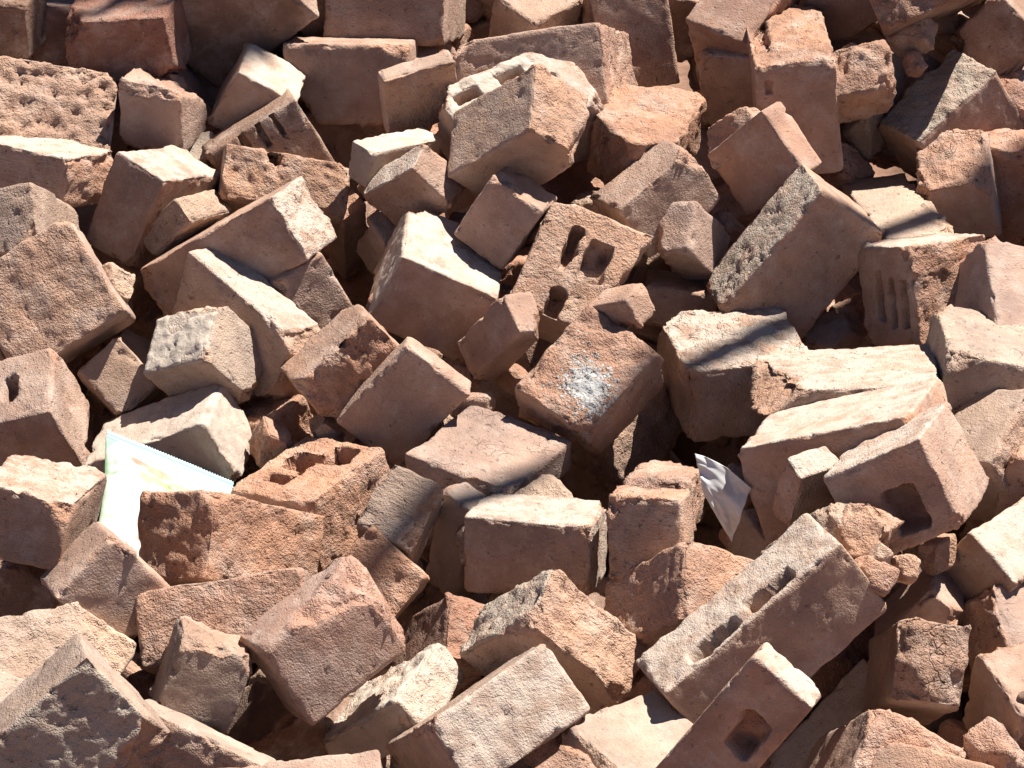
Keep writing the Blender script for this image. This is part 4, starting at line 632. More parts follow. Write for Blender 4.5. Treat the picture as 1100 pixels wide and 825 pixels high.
 ('brick_slab', (-0.3012, 2.7643, 0.436), (-0.1219, -0.0613, -0.2403, 0.9611), (0.0434, 0.0373, 0.0324), 'm', {'C': [(-0.78, 0.577, 0.241, 0.0194), (-0.906, 0.416, 0.072, 0.0228), (-0.757, -0.071, -0.65, 0.0223), (0.599, 0.761, 0.249, 0.0219)]},
  'grey slab lying behind the smooth bright topped brick'),
 ('broken_brick', (-0.1574, 2.7393, 0.3664), (-0.1429, 0.3869, 0.8609, 0.2978), (0.0259, 0.0299, 0.1111), 'o', {'R': [4]},
  'brick with a small lit top right of the long crosswise brick'),
 ('broken_brick', (-0.1132, 2.6771, 0.38), (0.6879, -0.5058, 0.4611, -0.2415), (0.0511, 0.0546, 0.0432), 'g', {'C': [(-0.701, -0.25, -0.668, 0.0264), (-0.381, -0.715, -0.586, 0.0347), (0.617, 0.296, -0.729, 0.028), (-0.776, -0.602, -0.19, 0.0343)]},
  'narrow grey brick in the shade left of the clean edged brick'),
 ('brick_chunk', (0.0792, 2.6887, 0.4078), (-0.3464, -0.0433, -0.6169, 0.7054), (0.0243, 0.0342, 0.0428), 'g', {'C': [(0.513, -0.782, 0.354, 0.0186), (-0.873, -0.434, 0.223, 0.0152), (-0.495, -0.869, -0.005, 0.0163)], 'R': [0, 1, 2, 3, 4, 5]},
  'grey lump in the shade above the H slotted face'),
 ('broken_brick', (0.1562, 2.6385, 0.3365), (0.6753, -0.7347, 0.0582, 0.0282), (0.0689, 0.0394, 0.0654), 'o', {'C': [(-0.209, 0.822, -0.529, 0.0353), (0.602, 0.679, -0.421, 0.0349), (0.52, -0.73, 0.443, 0.0353), (0.67, 0.514, -0.535, 0.0416)]},
  'dark orange brick in the hollow right of the H slotted face'),
 ('broken_brick', (0.2887, 2.5864, 0.3155), (0.3758, -0.1714, 0.6971, -0.5861), (0.0494, 0.0404, 0.0546), 'o', {'C': [(-0.57, -0.799, -0.189, 0.0285), (0.743, -0.61, -0.276, 0.0285), (0.284, 0.786, 0.549, 0.0339), (-0.548, -0.566, 0.616, 0.028)]},
  'small brown brick at the foot of the three slotted brick'),
 ('broken_brick', (0.3319, 2.9484, 0.5388), (0.7955, -0.5773, 0.0608, -0.174), (0.0768, 0.0761, 0.0225), 'r', {'C': [(0.586, 0.71, -0.392, 0.0328)]},
  'red brick with a worn right edge at the top, beside the upright brick'),
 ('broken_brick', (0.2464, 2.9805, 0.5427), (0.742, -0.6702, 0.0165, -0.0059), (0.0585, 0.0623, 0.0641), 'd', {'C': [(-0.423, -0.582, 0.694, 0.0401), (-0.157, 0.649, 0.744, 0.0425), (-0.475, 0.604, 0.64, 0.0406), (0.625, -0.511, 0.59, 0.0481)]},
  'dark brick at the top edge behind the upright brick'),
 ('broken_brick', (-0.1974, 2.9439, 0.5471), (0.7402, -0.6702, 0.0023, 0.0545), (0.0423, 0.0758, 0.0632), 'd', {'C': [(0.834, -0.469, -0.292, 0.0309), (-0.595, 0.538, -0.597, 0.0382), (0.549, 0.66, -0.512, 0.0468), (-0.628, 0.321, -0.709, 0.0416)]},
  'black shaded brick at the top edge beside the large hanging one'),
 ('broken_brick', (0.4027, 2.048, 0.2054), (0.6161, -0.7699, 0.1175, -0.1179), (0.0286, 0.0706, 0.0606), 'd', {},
  'dark brick in the lower right corner beside the rough pink lump'),
]
BURIED = [
 (0, (-0.555, 2.9718, 0.5463), (0.2958, 0.1089, 0.1155, 0.942), 1.0),
 (3, (-0.4719, 2.8904, 0.497), (0.2154, 0.5083, 0.8152, -0.1753), 1.0),
 (1, (-0.5127, 2.7924, 0.4415), (-0.1751, -0.4818, -0.1024, 0.8525), 1.0),
 (2, (-0.4891, 2.7608, 0.3556), (-0.4348, 0.0502, 0.0042, 0.8991), 1.0),
 (5, (-0.4954, 2.6081, 0.3609), (0.0426, -0.5523, -0.3239, 0.7669), 1.0),
 (1, (-0.4581, 2.5234, 0.3085), (0.0309, -0.5533, 0.7636, -0.3313), 1.0),
 (2, (-0.4619, 2.4985, 0.2401), (-0.1833, -0.5323, -0.4383, 0.7006), 1.0),
 (5, (-0.4055, 2.4082, 0.1959), (-0.2528, 0.5136, 0.6556, -0.4924), 1.0),
 (1, (-0.4415, 2.2658, 0.1749), (-0.2286, -0.0284, 0.1196, 0.9657), 1.0),
 (4, (-0.4207, 2.2025, 0.1464), (0.3164, -0.5535, 0.7351, -0.2307), 1.0),
 (0, (-0.4302, 2.1563, 0.1099), (-0.1301, -0.0155, -0.5076, 0.8516), 1.0),
 (0, (-0.4654, 3.0325, 0.5356), (0.4821, 0.3264, 0.7548, -0.3023), 1.0),
 (0, (-0.4016, 3.0227, 0.4659), (-0.3006, -0.3891, -0.0475, 0.8695), 1.0),
 (0, (-0.4363, 2.8092, 0.4294), (-0.0242, -0.6345, -0.3487, 0.6893), 1.0),
 (4, (-0.3945, 2.7939, 0.3498), (0.215, 0.5335, 0.0691, 0.8151), 1.0),
 (4, (-0.4266, 2.7679, 0.2592), (0.6141, -0.2499, -0.4872, 0.5684), 1.0),
 (3, (-0.3514, 2.5687, 0.2777), (0.3504, -0.5558, 0.6489, -0.3836), 1.0),
 (5, (-0.3997, 2.4676, 0.2579), (-0.2178, -0.3145, 0.0833, 0.9202), 1.0),
 (4, (-0.3518, 2.4142, 0.1696), (-0.0823, -0.5996, -0.4568, 0.652), 1.0),
 (2, (-0.3889, 2.2927, 0.159), (-0.046, -0.6369, 0.015, 0.7694), 1.0),
 (3, (-0.3452, 2.1949, 0.1591), (0.1274, -0.0795, -0.6433, 0.7507), 1.0),
 (0, (-0.3633, 2.1563, 0.0755), (0.5372, -0.1593, -0.0215, 0.828), 1.0),
 (3, (-0.39, 3.0379, 0.5211), (0.5018, 0.1619, 0.7812, -0.3343), 1.0),
 (1, (-0.2991, 2.9217, 0.4857), (-0.0088, -0.5713, -0.0736, 0.8174), 1.0),
 (2, (-0.361, 2.8665, 0.4271), (-0.0931, -0.3102, -0.2009, 0.9245), 1.0),
 (5, (-0.286, 2.7741, 0.3603), (-0.4144, 0.2641, 0.822, -0.2879), 1.0),
 (5, (-0.3452, 2.7247, 0.3014), (0.3026, 0.5863, 0.6037, -0.4475), 1.0),
 (0, (-0.2965, 2.7173, 0.2282), (-0.2064, 0.5053, -0.046, 0.8366), 1.0),
 (0, (-0.3353, 2.5705, 0.203), (-0.3985, -0.5628, -0.1285, 0.7127), 1.0),
 (5, (-0.2565, 2.3529, 0.1952), (0.2021, -0.1445, 0.8184, -0.5182), 1.0),
 (3, (-0.2927, 2.3349, 0.1663), (-0.3739, -0.4235, 0.7493, -0.3455), 1.0),
 (1, (-0.2778, 2.1963, 0.1303), (0.158, 0.2639, -0.125, 0.9433), 1.0),
 (3, (-0.3088, 2.1477, 0.1085), (0.3878, -0.025, 0.8658, -0.3152), 1.0),
 (3, (-0.2881, 2.9794, 0.5597), (0.5717, 0.3037, 0.2044, -0.7342), 1.0),
 (3, (-0.2162, 2.9518, 0.4742), (0.1446, 0.1264, 0.1225, 0.9737), 1.0),
 (2, (-0.2501, 2.885, 0.425), (-0.0347, -0.0398, 0.9198, -0.3887), 1.0),
 (5, (-0.2166, 2.7936, 0.3303), (-0.2816, 0.4837, -0.3778, 0.7376), 1.0),
 (5, (-0.2512, 2.6337, 0.3303), (0.2534, -0.637, -0.2956, 0.6654), 1.0),
 (4, (-0.1956, 2.6202, 0.2511), (-0.1372, 0.2854, 0.8114, -0.4912), 1.0),
 (1, (-0.2294, 2.5327, 0.1884), (0.061, -0.607, 0.7632, -0.2132), 1.0),
 (5, (-0.1729, 2.371, 0.2124), (-0.0694, 0.7012, 0.6949, -0.1435), 1.0),
 (1, (-0.2393, 2.3345, 0.144), (0.3829, -0.0296, 0.1466, 0.9116), 1.0),
 (4, (-0.1658, 2.2414, 0.1319), (0.5824, 0.1435, 0.0967, -0.7943), 1.0),
 (5, (-0.2023, 2.1845, 0.0721), (-0.18, -0.615, -0.0824, 0.7633), 1.0),
 (1, (-0.1752, 3.0315, 0.5531), (0.5202, 0.2501, 0.3087, -0.756), 1.0),
 (5, (-0.1472, 2.9278, 0.4696), (-0.3007, 0.1343, -0.1547, 0.9315), 1.0),
 (2, (-0.2037, 2.9108, 0.3996), (0.51, -0.1566, -0.089, 0.8411), 1.0),
 (0, (-0.1474, 2.8202, 0.3226), (0.297, -0.2221, -0.1053, 0.9227), 1.0),
 (2, (-0.1643, 2.788, 0.2508), (0.4244, -0.0642, 0.8771, -0.2154), 1.0),
 (1, (-0.1226, 2.608, 0.2476), (0.0783, -0.5536, 0.7667, -0.3154), 1.0),
 (4, (-0.1795, 2.5193, 0.2035), (-0.2412, 0.117, -0.3334, 0.9039), 1.0),
 (1, (-0.1216, 2.3806, 0.197), (0.545, -0.1217, 0.3007, -0.7731), 1.0),
 (3, (-0.1535, 2.2889, 0.1638), (0.0165, 0.3064, 0.8776, -0.3684), 1.0),
 (0, (-0.1341, 2.236, 0.1253), (0.0498, -0.0331, 0.0388, 0.9975), 1.0),
 (0, (-0.1639, 2.1997, 0.0641), (-0.1061, -0.2725, -0.1739, 0.9404), 1.0),
 (2, (-0.1169, 3.0815, 0.5421), (-0.1065, 0.1672, -0.1906, 0.9614), 1.0),
 (0, (-0.0266, 3.1045, 0.4368), (-0.1371, 0.6026, 0.027, 0.7857), 1.0),
 (2, (-0.0984, 2.9039, 0.4181), (0.3063, 0.5727, -0.0246, 0.76), 1.0),
 (5, (-0.023, 2.7524, 0.3731), (-0.3655, 0.1196, -0.4803, 0.7883), 1.0),
 (1, (-0.0705, 2.7019, 0.3146), (-0.1833, 0.0354, 0.7975, -0.5737), 1.0),
 (4, (-0.0398, 2.5683, 0.2805), (-0.1832, -0.0055, -0.6488, 0.7386), 1.0),
 (4, (-0.096, 2.4494, 0.2503), (-0.0339, 0.6722, -0.6095, 0.4189), 1.0),
 (4, (-0.0658, 2.3894, 0.2065), (0.4951, 0.423, 0.7195, -0.2414), 1.0),
 (1, (-0.0761, 2.3351, 0.1519), (-0.1739, 0.3855, -0.1399, 0.8953), 1.0),
 (5, (-0.0458, 2.2198, 0.1493), (0.5622, 0.3109, 0.5387, -0.545), 1.0),
 (1, (-0.0776, 2.1806, 0.0964), (0.3777, 0.0704, -0.108, 0.9169), 1.0),
 (3, (-0.019, 3.1126, 0.5073), (-0.1766, 0.6386, -0.0294, 0.7485), 1.0),
 (3, (0.0306, 3.0776, 0.4252), (0.2398, 0.2806, -0.2951, 0.8813), 1.0),
 (5, (-0.0002, 3.0228, 0.3828), (-0.0321, -0.5313, 0.7633, -0.3661), 1.0),
 (2, (0.0273, 2.7859, 0.3564), (0.0864, -0.3323, 0.8703, -0.3532), 1.0),
 (2, (-0.0154, 2.7067, 0.3208), (-0.2643, 0.2083, -0.6361, 0.6943), 1.0),
 (4, (0.0328, 2.6547, 0.2349), (0.5329, -0.4108, 0.168, -0.7205), 1.0),
 (5, (-0.0271, 2.4249, 0.2671), (-0.1502, 0.3339, -0.0835, 0.9268), 1.0),
 (2, (0.0261, 2.619, 0.1011), (-0.3351, -0.4188, -0.4336, 0.7241), 1.0),
 (1, (0.0036, 2.2716, 0.1616), (-0.1224, 0.6775, -0.551, 0.4716), 1.0),
 (1, (0.0524, 2.2193, 0.1098), (-0.2449, -0.5488, 0.0144, 0.7991), 1.0),
 (0, (-0.0078, 2.1567, 0.0802), (-0.412, 0.4422, 0.7545, -0.2558), 1.0),
 (1, (0.1028, 3.176, 0.5122), (-0.2909, -0.2152, 0.0064, 0.9322), 1.0),
 (3, (0.113, 3.056, 0.4202), (-0.0053, 0.6511, -0.1807, 0.7371), 1.0),
 (0, (0.08, 3.067, 0.3522), (0.6181, -0.214, -0.1071, -0.7488), 1.0),
 (3, (0.0982, 2.7423, 0.3594), (0.4001, 0.287, -0.3659, 0.7897), 1.0),
 (4, (0.0733, 2.6844, 0.3213), (-0.4655, -0.1333, 0.7368, -0.4719), 1.0),
 (3, (0.1274, 2.6218, 0.245), (0.0456, -0.4769, -0.2389, 0.8446), 1.0),
 (4, (0.0559, 2.6254, 0.1574), (0.3737, 0.4234, 0.6334, -0.529), 1.0),
 (4, (0.1289, 2.5967, 0.1072), (-0.1445, 0.4342, 0.1232, 0.8806), 1.0),
 (0, (0.0813, 2.2823, 0.1531), (-0.0889, 0.5545, -0.1664, 0.8105), 1.0),
 (5, (0.1015, 2.1955, 0.123), (0.6351, 0.1367, -0.7068, 0.2799), 1.0),
 (2, (0.0713, 2.1993, 0.072), (-0.203, 0.6101, -0.1799, 0.7445), 1.0),
 (1, (0.1678, 3.1755, 0.5111), (0.6438, 0.2753, 0.0982, -0.7072), 1.0),
 (2, (0.2397, 3.0553, 0.4168), (-0.2518, -0.6379, -0.0771, 0.7237), 1.0),
 (4, (0.1916, 2.9362, 0.3744), (0.4367, 0.2178, -0.0634, 0.8705), 1.0),
 (2, (0.2002, 2.8969, 0.3399), (0.6666, 0.1625, -0.0779, 0.7233), 1.0),
 (4, (0.1548, 2.6838, 0.2929), (-0.1611, -0.0103, 0.9185, -0.3611), 1.0),
 (3, (0.1961, 2.5043, 0.2947), (0.3698, -0.5071, -0.2286, 0.7442), 1.0),
 (5, (0.1411, 2.5928, 0.1705), (0.6184, -0.2221, -0.2294, 0.7181), 1.0),
 (4, (0.1743, 2.5731, 0.1262), (-0.2432, 0.0223, -0.0289, 0.9693), 1.0),
 (1, (0.1285, 2.3043, 0.1784), (-0.4389, -0.4409, 0.0153, 0.7828), 1.0),
 (2, (0.1854, 2.2448, 0.0993), (0.6079, 0.237, -0.036, -0.757), 1.0),
 (2, (0.1356, 2.1952, 0.0562), (0.5796, -0.3398, 0.1679, -0.7214), 1.0),
 (3, (0.2797, 3.0182, 0.5099), (-0.299, -0.2526, 0.6907, -0.6081), 1.0),
 (5, (0.2961, 2.9919, 0.475), (-0.4193, 0.5007, 0.5446, -0.5263), 1.0),
 (1, (0.2339, 2.9427, 0.3681), (0.2057, 0.3498, -0.5608, 0.7217), 1.0),
 (3, (0.2822, 2.7629, 0.3448), (0.6222, -0.1204, 0.1884, -0.7502), 1.0),
 (5, (0.2269, 2.6275, 0.3296), (-0.0972, 0.2394, -0.0684, 0.9636), 1.0),
 (3, (0.2958, 2.6319, 0.2597), (-0.2528, -0.516, -0.1313, 0.8079), 1.0),
 (4, (0.2242, 2.5024, 0.2121), (0.1243, 0.537, 0.7622, -0.3395), 1.0),
 (5, (0.266, 2.3425, 0.2306), (-0.1575, 0.2967, -0.1848, 0.9236), 1.0),
 (4, (0.2344, 2.2929, 0.1694), (0.2949, 0.0711, 0.8654, -0.3987), 1.0),
 (3, (0.249, 2.2423, 0.1356), (-0.2086, 0.4828, 0.0778, 0.8469), 1.0),
 (2, (0.217, 2.224, 0.0642), (0.3375, -0.462, -0.494, 0.6547), 1.0),
 (0, (0.3463, 3.0282, 0.5325), (0.1587, 0.1935, -0.4684, 0.8473), 1.0),
 (5, (0.3696, 2.906, 0.4632), (0.657, 0.1147, -0.6362, 0.3879), 1.0),
 (2, (0.374, 2.9279, 0.4157), (0.087, 0.3975, 0.8359, -0.3683), 1.0),
 (4, (0.4033, 2.868, 0.3281), (0.1884, -0.4788, -0.4945, 0.7005), 1.0),
 (2, (0.3023, 2.6838, 0.2877), (0.2961, -0.5926, 0.6928, -0.285), 1.0),
 (4, (0.3623, 2.6393, 0.2493), (0.6119, -0.1072, 0.0005, -0.7836), 1.0),
 (5, (0.3051, 2.4817, 0.2456), (-0.2009, 0.2965, 0.0963, 0.9287), 1.0),
 (5, (0.3054, 2.3094, 0.218), (0.5687, 0.2482, -0.1003, -0.7778), 1.0),
 (2, (0.2705, 2.2847, 0.1618), (0.5176, -0.3486, 0.6833, -0.3792), 1.0),
 (1, (0.3201, 2.2281, 0.1218), (0.2484, 0.0287, 0.7878, -0.563), 1.0),
 (0, (0.265, 2.2143, 0.0697), (0.2927, -0.4984, -0.1849, 0.7948), 1.0),
 (3, (0.4659, 3.0358, 0.5536), (0.2145, -0.1393, -0.1515, 0.9548), 1.0),
 (3, (0.4667, 2.9555, 0.4882), (0.4738, 0.1741, 0.1046, 0.8569), 1.0),
 (5, (0.4325, 2.8613, 0.3972), (-0.2508, 0.2655, -0.0054, 0.9309), 1.0),
 (3, (0.4722, 2.8596, 0.3456), (-0.3257, -0.3567, 0.7489, -0.4537), 1.0),
 (4, (0.4102, 2.7728, 0.2955), (0.4345, -0.1535, -0.4215, 0.781), 1.0),
 (5, (0.4343, 2.5229, 0.2956), (0.201, 0.4838, 0.778, -0.3468), 1.0),
 (4, (0.3853, 2.4215, 0.2554), (0.5682, -0.2377, -0.7315, 0.2924), 1.0),
 (1, (0.4271, 2.3701, 0.2265), (0.4011, 0.2686, -0.121, 0.8674), 1.0),
 (5, (0.3464, 2.3072, 0.1792), (0.1477, 0.2735, 0.0876, 0.9464), 1.0),
 (4, (0.4081, 2.2246, 0.1309), (-0.2779, -0.6386, 0.1071, 0.7096), 1.0),
 (3, (0.3647, 2.1498, 0.095), (-0.2778, -0.1214, 0.8789, -0.3682), 1.0),
 (2, (0.5435, 3.0729, 0.5322), (0.1433, -0.5512, 0.6555, -0.4959), 1.0),
 (1, (0.5727, 2.9935, 0.4761), (0.6704, 0.0592, 0.1737, -0.719), 1.0),
 (2, (0.5508, 2.9295, 0.3831), (0.2992, -0.6042, -0.09, 0.733), 1.0),
 (1, (0.5489, 2.8478, 0.3188), (-0.4207, -0.4933, 0.6092, -0.4566), 1.0),
 (1, (0.5001, 2.8044, 0.2447), (0.4885, 0.3246, -0.4478, 0.6749), 1.0),
 (4, (0.5039, 2.5409, 0.306), (-0.4378, -0.5182, 0.5867, -0.4423), 1.0),
 (1, (0.4573, 2.4359, 0.2665), (0.5326, -0.0567, 0.1443, -0.8321), 1.0),
 (1, (0.4627, 2.3581, 0.2236), (0.464, 0.46, 0.6241, -0.4284), 1.0),
 (0, (0.4406, 2.2925, 0.1505), (0.5566, 0.1078, 0.8, -0.1967), 1.0),
 (0, (0.4752, 2.1817, 0.1572), (0.1544, -0.0989, 0.9502, -0.252), 1.0),
 (0, (0.4071, 2.1519, 0.0849), (-0.4145, -0.4046, -0.1882, 0.7932), 1.0),
 (6, (-0.5338, 2.9143, 0.5638), (-0.1364, -0.3182, -0.1641, 0.9237), 0.81),
 (7, (-0.513, 2.8597, 0.5134), (0.1309, 0.389, -0.1162, 0.9045), 0.9),
 (7, (-0.514, 2.7558, 0.4989), (0.5212, -0.4401, 0.7156, -0.1503), 0.82),
 (6, (-0.4912, 2.6961, 0.418), (0.1604, -0.1404, 0.0839, 0.9734), 1.24),
 (7, (-0.4586, 2.595, 0.3937), (-0.085, -0.573, -0.3078, 0.7548), 1.0),
 (6, (-0.4786, 2.4963, 0.3663), (0.3142, 0.3181, -0.4202, 0.7896), 0.93),
 (7, (-0.4681, 2.4494, 0.3252), (0.2424, -0.3834, 0.805, -0.3823), 1.19),
 (9, (-0.4376, 2.4171, 0.2912), (0.0186, -0.1548, 0.7175, -0.6789), 0.94),
 (10, (-0.4448, 2.4086, 0.2501), (0.5629, -0.0657, 0.7112, -0.416), 1.13),
 (8, (-0.4237, 2.2674, 0.2474), (0.5587, 0.2851, 0.3674, -0.6867), 1.13),
 (7, (-0.4339, 2.2348, 0.2162), (0.6353, 0.2183, 0.05, 0.7391), 0.61),
 (6, (-0.4323, 2.1881, 0.1985), (-0.1961, -0.2195, 0.0352, 0.955), 0.96),
 (10, (-0.422, 2.1302, 0.1723), (0.3669, 0.4118, 0.0587, 0.8321), 0.66),
 (6, (-0.4463, 2.8811, 0.5406), (0.5783, -0.0076, -0.2134, 0.7874), 0.87),
 (9, (-0.4638, 2.8345, 0.5007), (0.0017, -0.0434, 0.0481, 0.9979), 0.97),
 (8, (-0.4634, 2.7576, 0.4892), (0.0983, 0.4389, -0.4291, 0.7833), 0.97),
 (6, (-0.439, 2.6726, 0.4195), (-0.2526, 0.3728, -0.4698, 0.7593), 1.04),
 (6, (-0.4479, 2.6513, 0.4088), (0.2882, -0.3917, -0.5028, 0.7146), 0.71),
 (8, (-0.4258, 2.7024, 0.3055), (0.116, -0.4555, -0.4881, 0.7354), 0.96),
 (8, (-0.424, 2.5067, 0.336), (-0.0703, 0.6672, 0.6234, -0.4016), 0.77),
 (9, (-0.3873, 2.4219, 0.2933), (0.6079, -0.0418, -0.7774, 0.1563), 0.74),
 (8, (-0.3891, 2.3677, 0.266), (0.3561, -0.2897, -0.4342, 0.775), 0.67),
 (9, (-0.377, 2.3267, 0.2453), (0.2864, 0.6444, -0.0953, 0.7026), 0.66),
 (6, (-0.3995, 2.2496, 0.2244), (0.544, -0.1772, -0.5779, 0.5819), 0.95),
 (9, (-0.3943, 2.1726, 0.1758), (0.5736, -0.3198, -0.1877, 0.7304), 1.23),
 (7, (-0.3882, 2.1299, 0.171), (-0.299, -0.5811, 0.7021, -0.2829), 1.08),
 (9, (-0.4233, 2.938, 0.5526), (-0.4587, -0.1199, -0.6065, 0.6382), 0.77),
 (8, (-0.4212, 2.8634, 0.4982), (0.5788, -0.0734, -0.109, -0.8048), 0.63),
 (8, (-0.4123, 2.7578, 0.4725), (-0.3832, 0.3128, -0.5896, 0.6385), 0.73),
 (9, (-0.401, 2.7665, 0.4092), (-0.0729, -0.3061, -0.3941, 0.8635), 0.9),
 (9, (-0.3746, 2.6626, 0.3587), (0.0205, -0.2344, 0.7748, -0.5868), 0.71),
 (10, (-0.4011, 2.7042, 0.3081), (0.5061, 0.0677, -0.0192, 0.8596), 1.08),
 (6, (-0.3697, 2.5248, 0.2901), (0.148, 0.6494, 0.4636, -0.5844), 0.88),
 (8, (-0.3808, 2.4524, 0.2988), (-0.2875, -0.5718, -0.2551, 0.7248), 0.69),
 (8, (-0.372, 2.3964, 0.2348), (0.5226, 0.0983, -0.0599, -0.8448), 0.96),
 (6, (-0.3464, 2.273, 0.2402), (0.332, 0.1238, 0.9101, -0.2149), 0.69),
 (7, (-0.3351, 2.2555, 0.2092), (-0.2498, -0.2806, 0.8972, -0.232), 1.1),
 (8, (-0.3145, 2.1649, 0.1891), (0.3258, 0.0232, -0.5694, 0.7544), 1.08),
 (10, (-0.3151, 2.1296, 0.1615), (-0.2066, 0.2158, -0.3482, 0.8885), 0.99),
 (8, (-0.3854, 2.9998, 0.5329), (0.2064, 0.2746, -0.5252, 0.7785), 1.18),
 (7, (-0.3275, 2.8076, 0.4949), (0.0178, -0.39, -0.4401, 0.8086), 0.9),
 (6, (-0.3437, 2.763, 0.4649), (0.2633, 0.5947, 0.7241, -0.2297), 0.96),
 (10, (-0.3417, 2.6989, 0.4327), (-0.1807, 0.4818, -0.307, 0.8006), 0.79),
 (8, (-0.3395, 2.7216, 0.3787), (-0.1892, 0.4038, 0.7527, -0.4843), 1.0),
 (8, (-0.3454, 2.6933, 0.2977), (-0.3447, 0.0532, 0.9001, -0.261), 1.06),
 (9, (-0.3324, 2.5194, 0.2921), (-0.1251, -0.1573, 0.7152, -0.6694), 1.23),
 (8, (-0.3342, 2.5229, 0.2501), (0.2162, 0.6483, -0.5917, 0.4276), 0.94),
 (7, (-0.3058, 2.3996, 0.2256), (-0.1751, -0.1938, 0.8996, -0.3501), 0.79),
 (10, (-0.3156, 2.3067, 0.2392), (-0.1423, 0.069, -0.1939, 0.9682), 1.1),
 (8, (-0.2845, 2.2882, 0.2057), (0.5069, -0.4313, 0.493, -0.5603), 1.06),
 (8, (-0.2807, 2.1686, 0.1824), (0.3983, -0.321, 0.6714, -0.5363), 0.71),
 (10, (-0.2992, 2.1235, 0.1578), (-0.0058, -0.0661, 0.9168, -0.3939), 0.8),
 (7, (-0.3003, 2.9405, 0.5674), (0.1504, -0.3265, -0.0069, 0.9331), 0.93),
 (6, (-0.3077, 2.8762, 0.5204), (0.5862, 0.1725, 0.691, -0.3862), 0.76),
 (6, (-0.3116, 2.7854, 0.4532), (0.3046, -0.3588, 0.6914, -0.5481), 0.77),
 (7, (-0.2901, 2.7046, 0.4159), (-0.2276, 0.1008, 0.8584, -0.4485), 0.7),
 (6, (-0.2742, 2.6211, 0.3936), (-0.103, 0.4841, 0.0519, 0.8674), 0.75),
 (7, (-0.2624, 2.5685, 0.3517), (-0.094, 0.5407, -0.2499, 0.7977), 0.63),
 (8, (-0.2639, 2.4745, 0.3198), (0.143, 0.2412, -0.5961, 0.7523), 0.64),
 (6, (-0.2634, 2.5283, 0.2686), (0.4548, -0.3054, -0.5352, 0.643), 0.94),
 (9, (-0.2748, 2.3475, 0.2493), (0.3375, -0.4886, -0.0375, 0.8037), 0.78),
 (8, (-0.2538, 2.3243, 0.2226), (-0.2296, -0.1191, -0.1744, 0.9501), 0.67),
 (9, (-0.2468, 2.2953, 0.1891), (0.6553, -0.0932, 0.2557, -0.7046), 0.65),
 (7, (-0.2593, 2.2081, 0.1917), (-0.3768, -0.5887, 0.6661, -0.2603), 0.65),
 (9, (-0.2501, 2.153, 0.1582), (0.279, 0.3431, -0.5743, 0.689), 0.92),
 (6, (-0.2671, 2.8797, 0.5394), (0.1055, 0.1102, 0.953, -0.2617), 1.24),
 (6, (-0.257, 2.8758, 0.5242), (0.3256, 0.1963, -0.4712, 0.7959), 0.61),
 (7, (-0.2534, 2.7998, 0.4676), (0.4332, 0.2954, 0.0587, 0.8495), 0.93),
 (8, (-0.2265, 2.7294, 0.3978), (0.5548, 0.2367, 0.6474, -0.4659), 0.68),
 (10, (-0.2492, 2.7389, 0.3685), (0.14, 0.3889, 0.6762, -0.6099), 0.72),
 (8, (-0.2371, 2.5992, 0.3455), (0.159, 0.2309, 0.7843, -0.5534), 1.04),
 (10, (-0.2382, 2.5452, 0.3005), (-0.1341, 0.5152, 0.0135, 0.8464), 0.96),
 (6, (-0.2251, 2.5002, 0.2711), (0.0994, -0.1823, 0.8635, -0.4596), 0.84),
 (10, (-0.2302, 2.3688, 0.2447), (0.2875, -0.5571, -0.1761, 0.7589), 0.75),
 (6, (-0.2015, 2.328, 0.2191), (0.269, 0.5799, 0.0476, 0.7675), 1.05),
 (7, (-0.218, 2.2789, 0.2135), (-0.3154, -0.3997, 0.1614, 0.8454), 0.81),
 (9, (-0.1921, 2.2141, 0.1883), (0.5181, 0.4705, 0.0681, 0.711), 1.03),
 (9, (-0.2179, 2.1693, 0.1184), (0.0279, 0.301, 0.8992, -0.3164), 1.15),
 (10, (-0.2138, 2.9328, 0.5344), (0.4014, 0.1782, -0.588, 0.6793), 0.95),
 (10, (-0.1786, 2.8972, 0.4956), (0.2387, 0.4401, -0.1908, 0.8444), 1.06),
 (9, (-0.1868, 2.843, 0.4602), (0.5219, -0.1012, 0.1255, 0.8377), 0.88),
 (9, (-0.1941, 2.7332, 0.4193), (-0.3631, 0.4379, 0.0347, 0.8217), 0.64),
 (8, (-0.1731, 2.7763, 0.3234), (0.3161, -0.3065, -0.0233, 0.8975), 0.67),
 (6, (-0.1768, 2.5763, 0.3347), (-0.1133, -0.1397, 0.8997, -0.3978), 1.21),
 (9, (-0.1929, 2.4981, 0.3284), (0.1447, 0.1436, 0.0667, 0.9767), 1.2),
 (7, (-0.1768, 2.4962, 0.253), (-0.4749, -0.07, 0.7317, -0.4839), 0.72),
 (6, (-0.1666, 2.3863, 0.2753), (-0.3676, -0.145, -0.2806, 0.8747), 0.99),
 (8, (-0.1721, 2.3048, 0.2172), (-0.2218, 0.3502, -0.0293, 0.9096), 0.82),
 (10, (-0.156, 2.2543, 0.2014), (-0.0086, 0.0719, 0.7081, -0.7024), 0.84),
 (7, (-0.1745, 2.1864, 0.1742), (0.4974, -0.1199, 0.137, 0.8482), 1.05),
 (6, (-0.1588, 2.165, 0.1299), (-0.0501, -0.6822, -0.1915, 0.7038), 0.89),
 (10, (-0.1374, 2.9226, 0.5419), (0.5583, -0.0819, -0.4544, 0.6893), 1.17),
 (8, (-0.1608, 2.8481, 0.5015), (0.5329, 0.2553, 0.2114, -0.7785), 0.63),
 (10, (-0.1606, 2.847, 0.4685), (0.3753, 0.0955, -0.2469, 0.8883), 0.88),
 (8, (-0.1242, 2.7017, 0.4309), (-0.1196, -0.4077, -0.4191, 0.8024), 0.82),
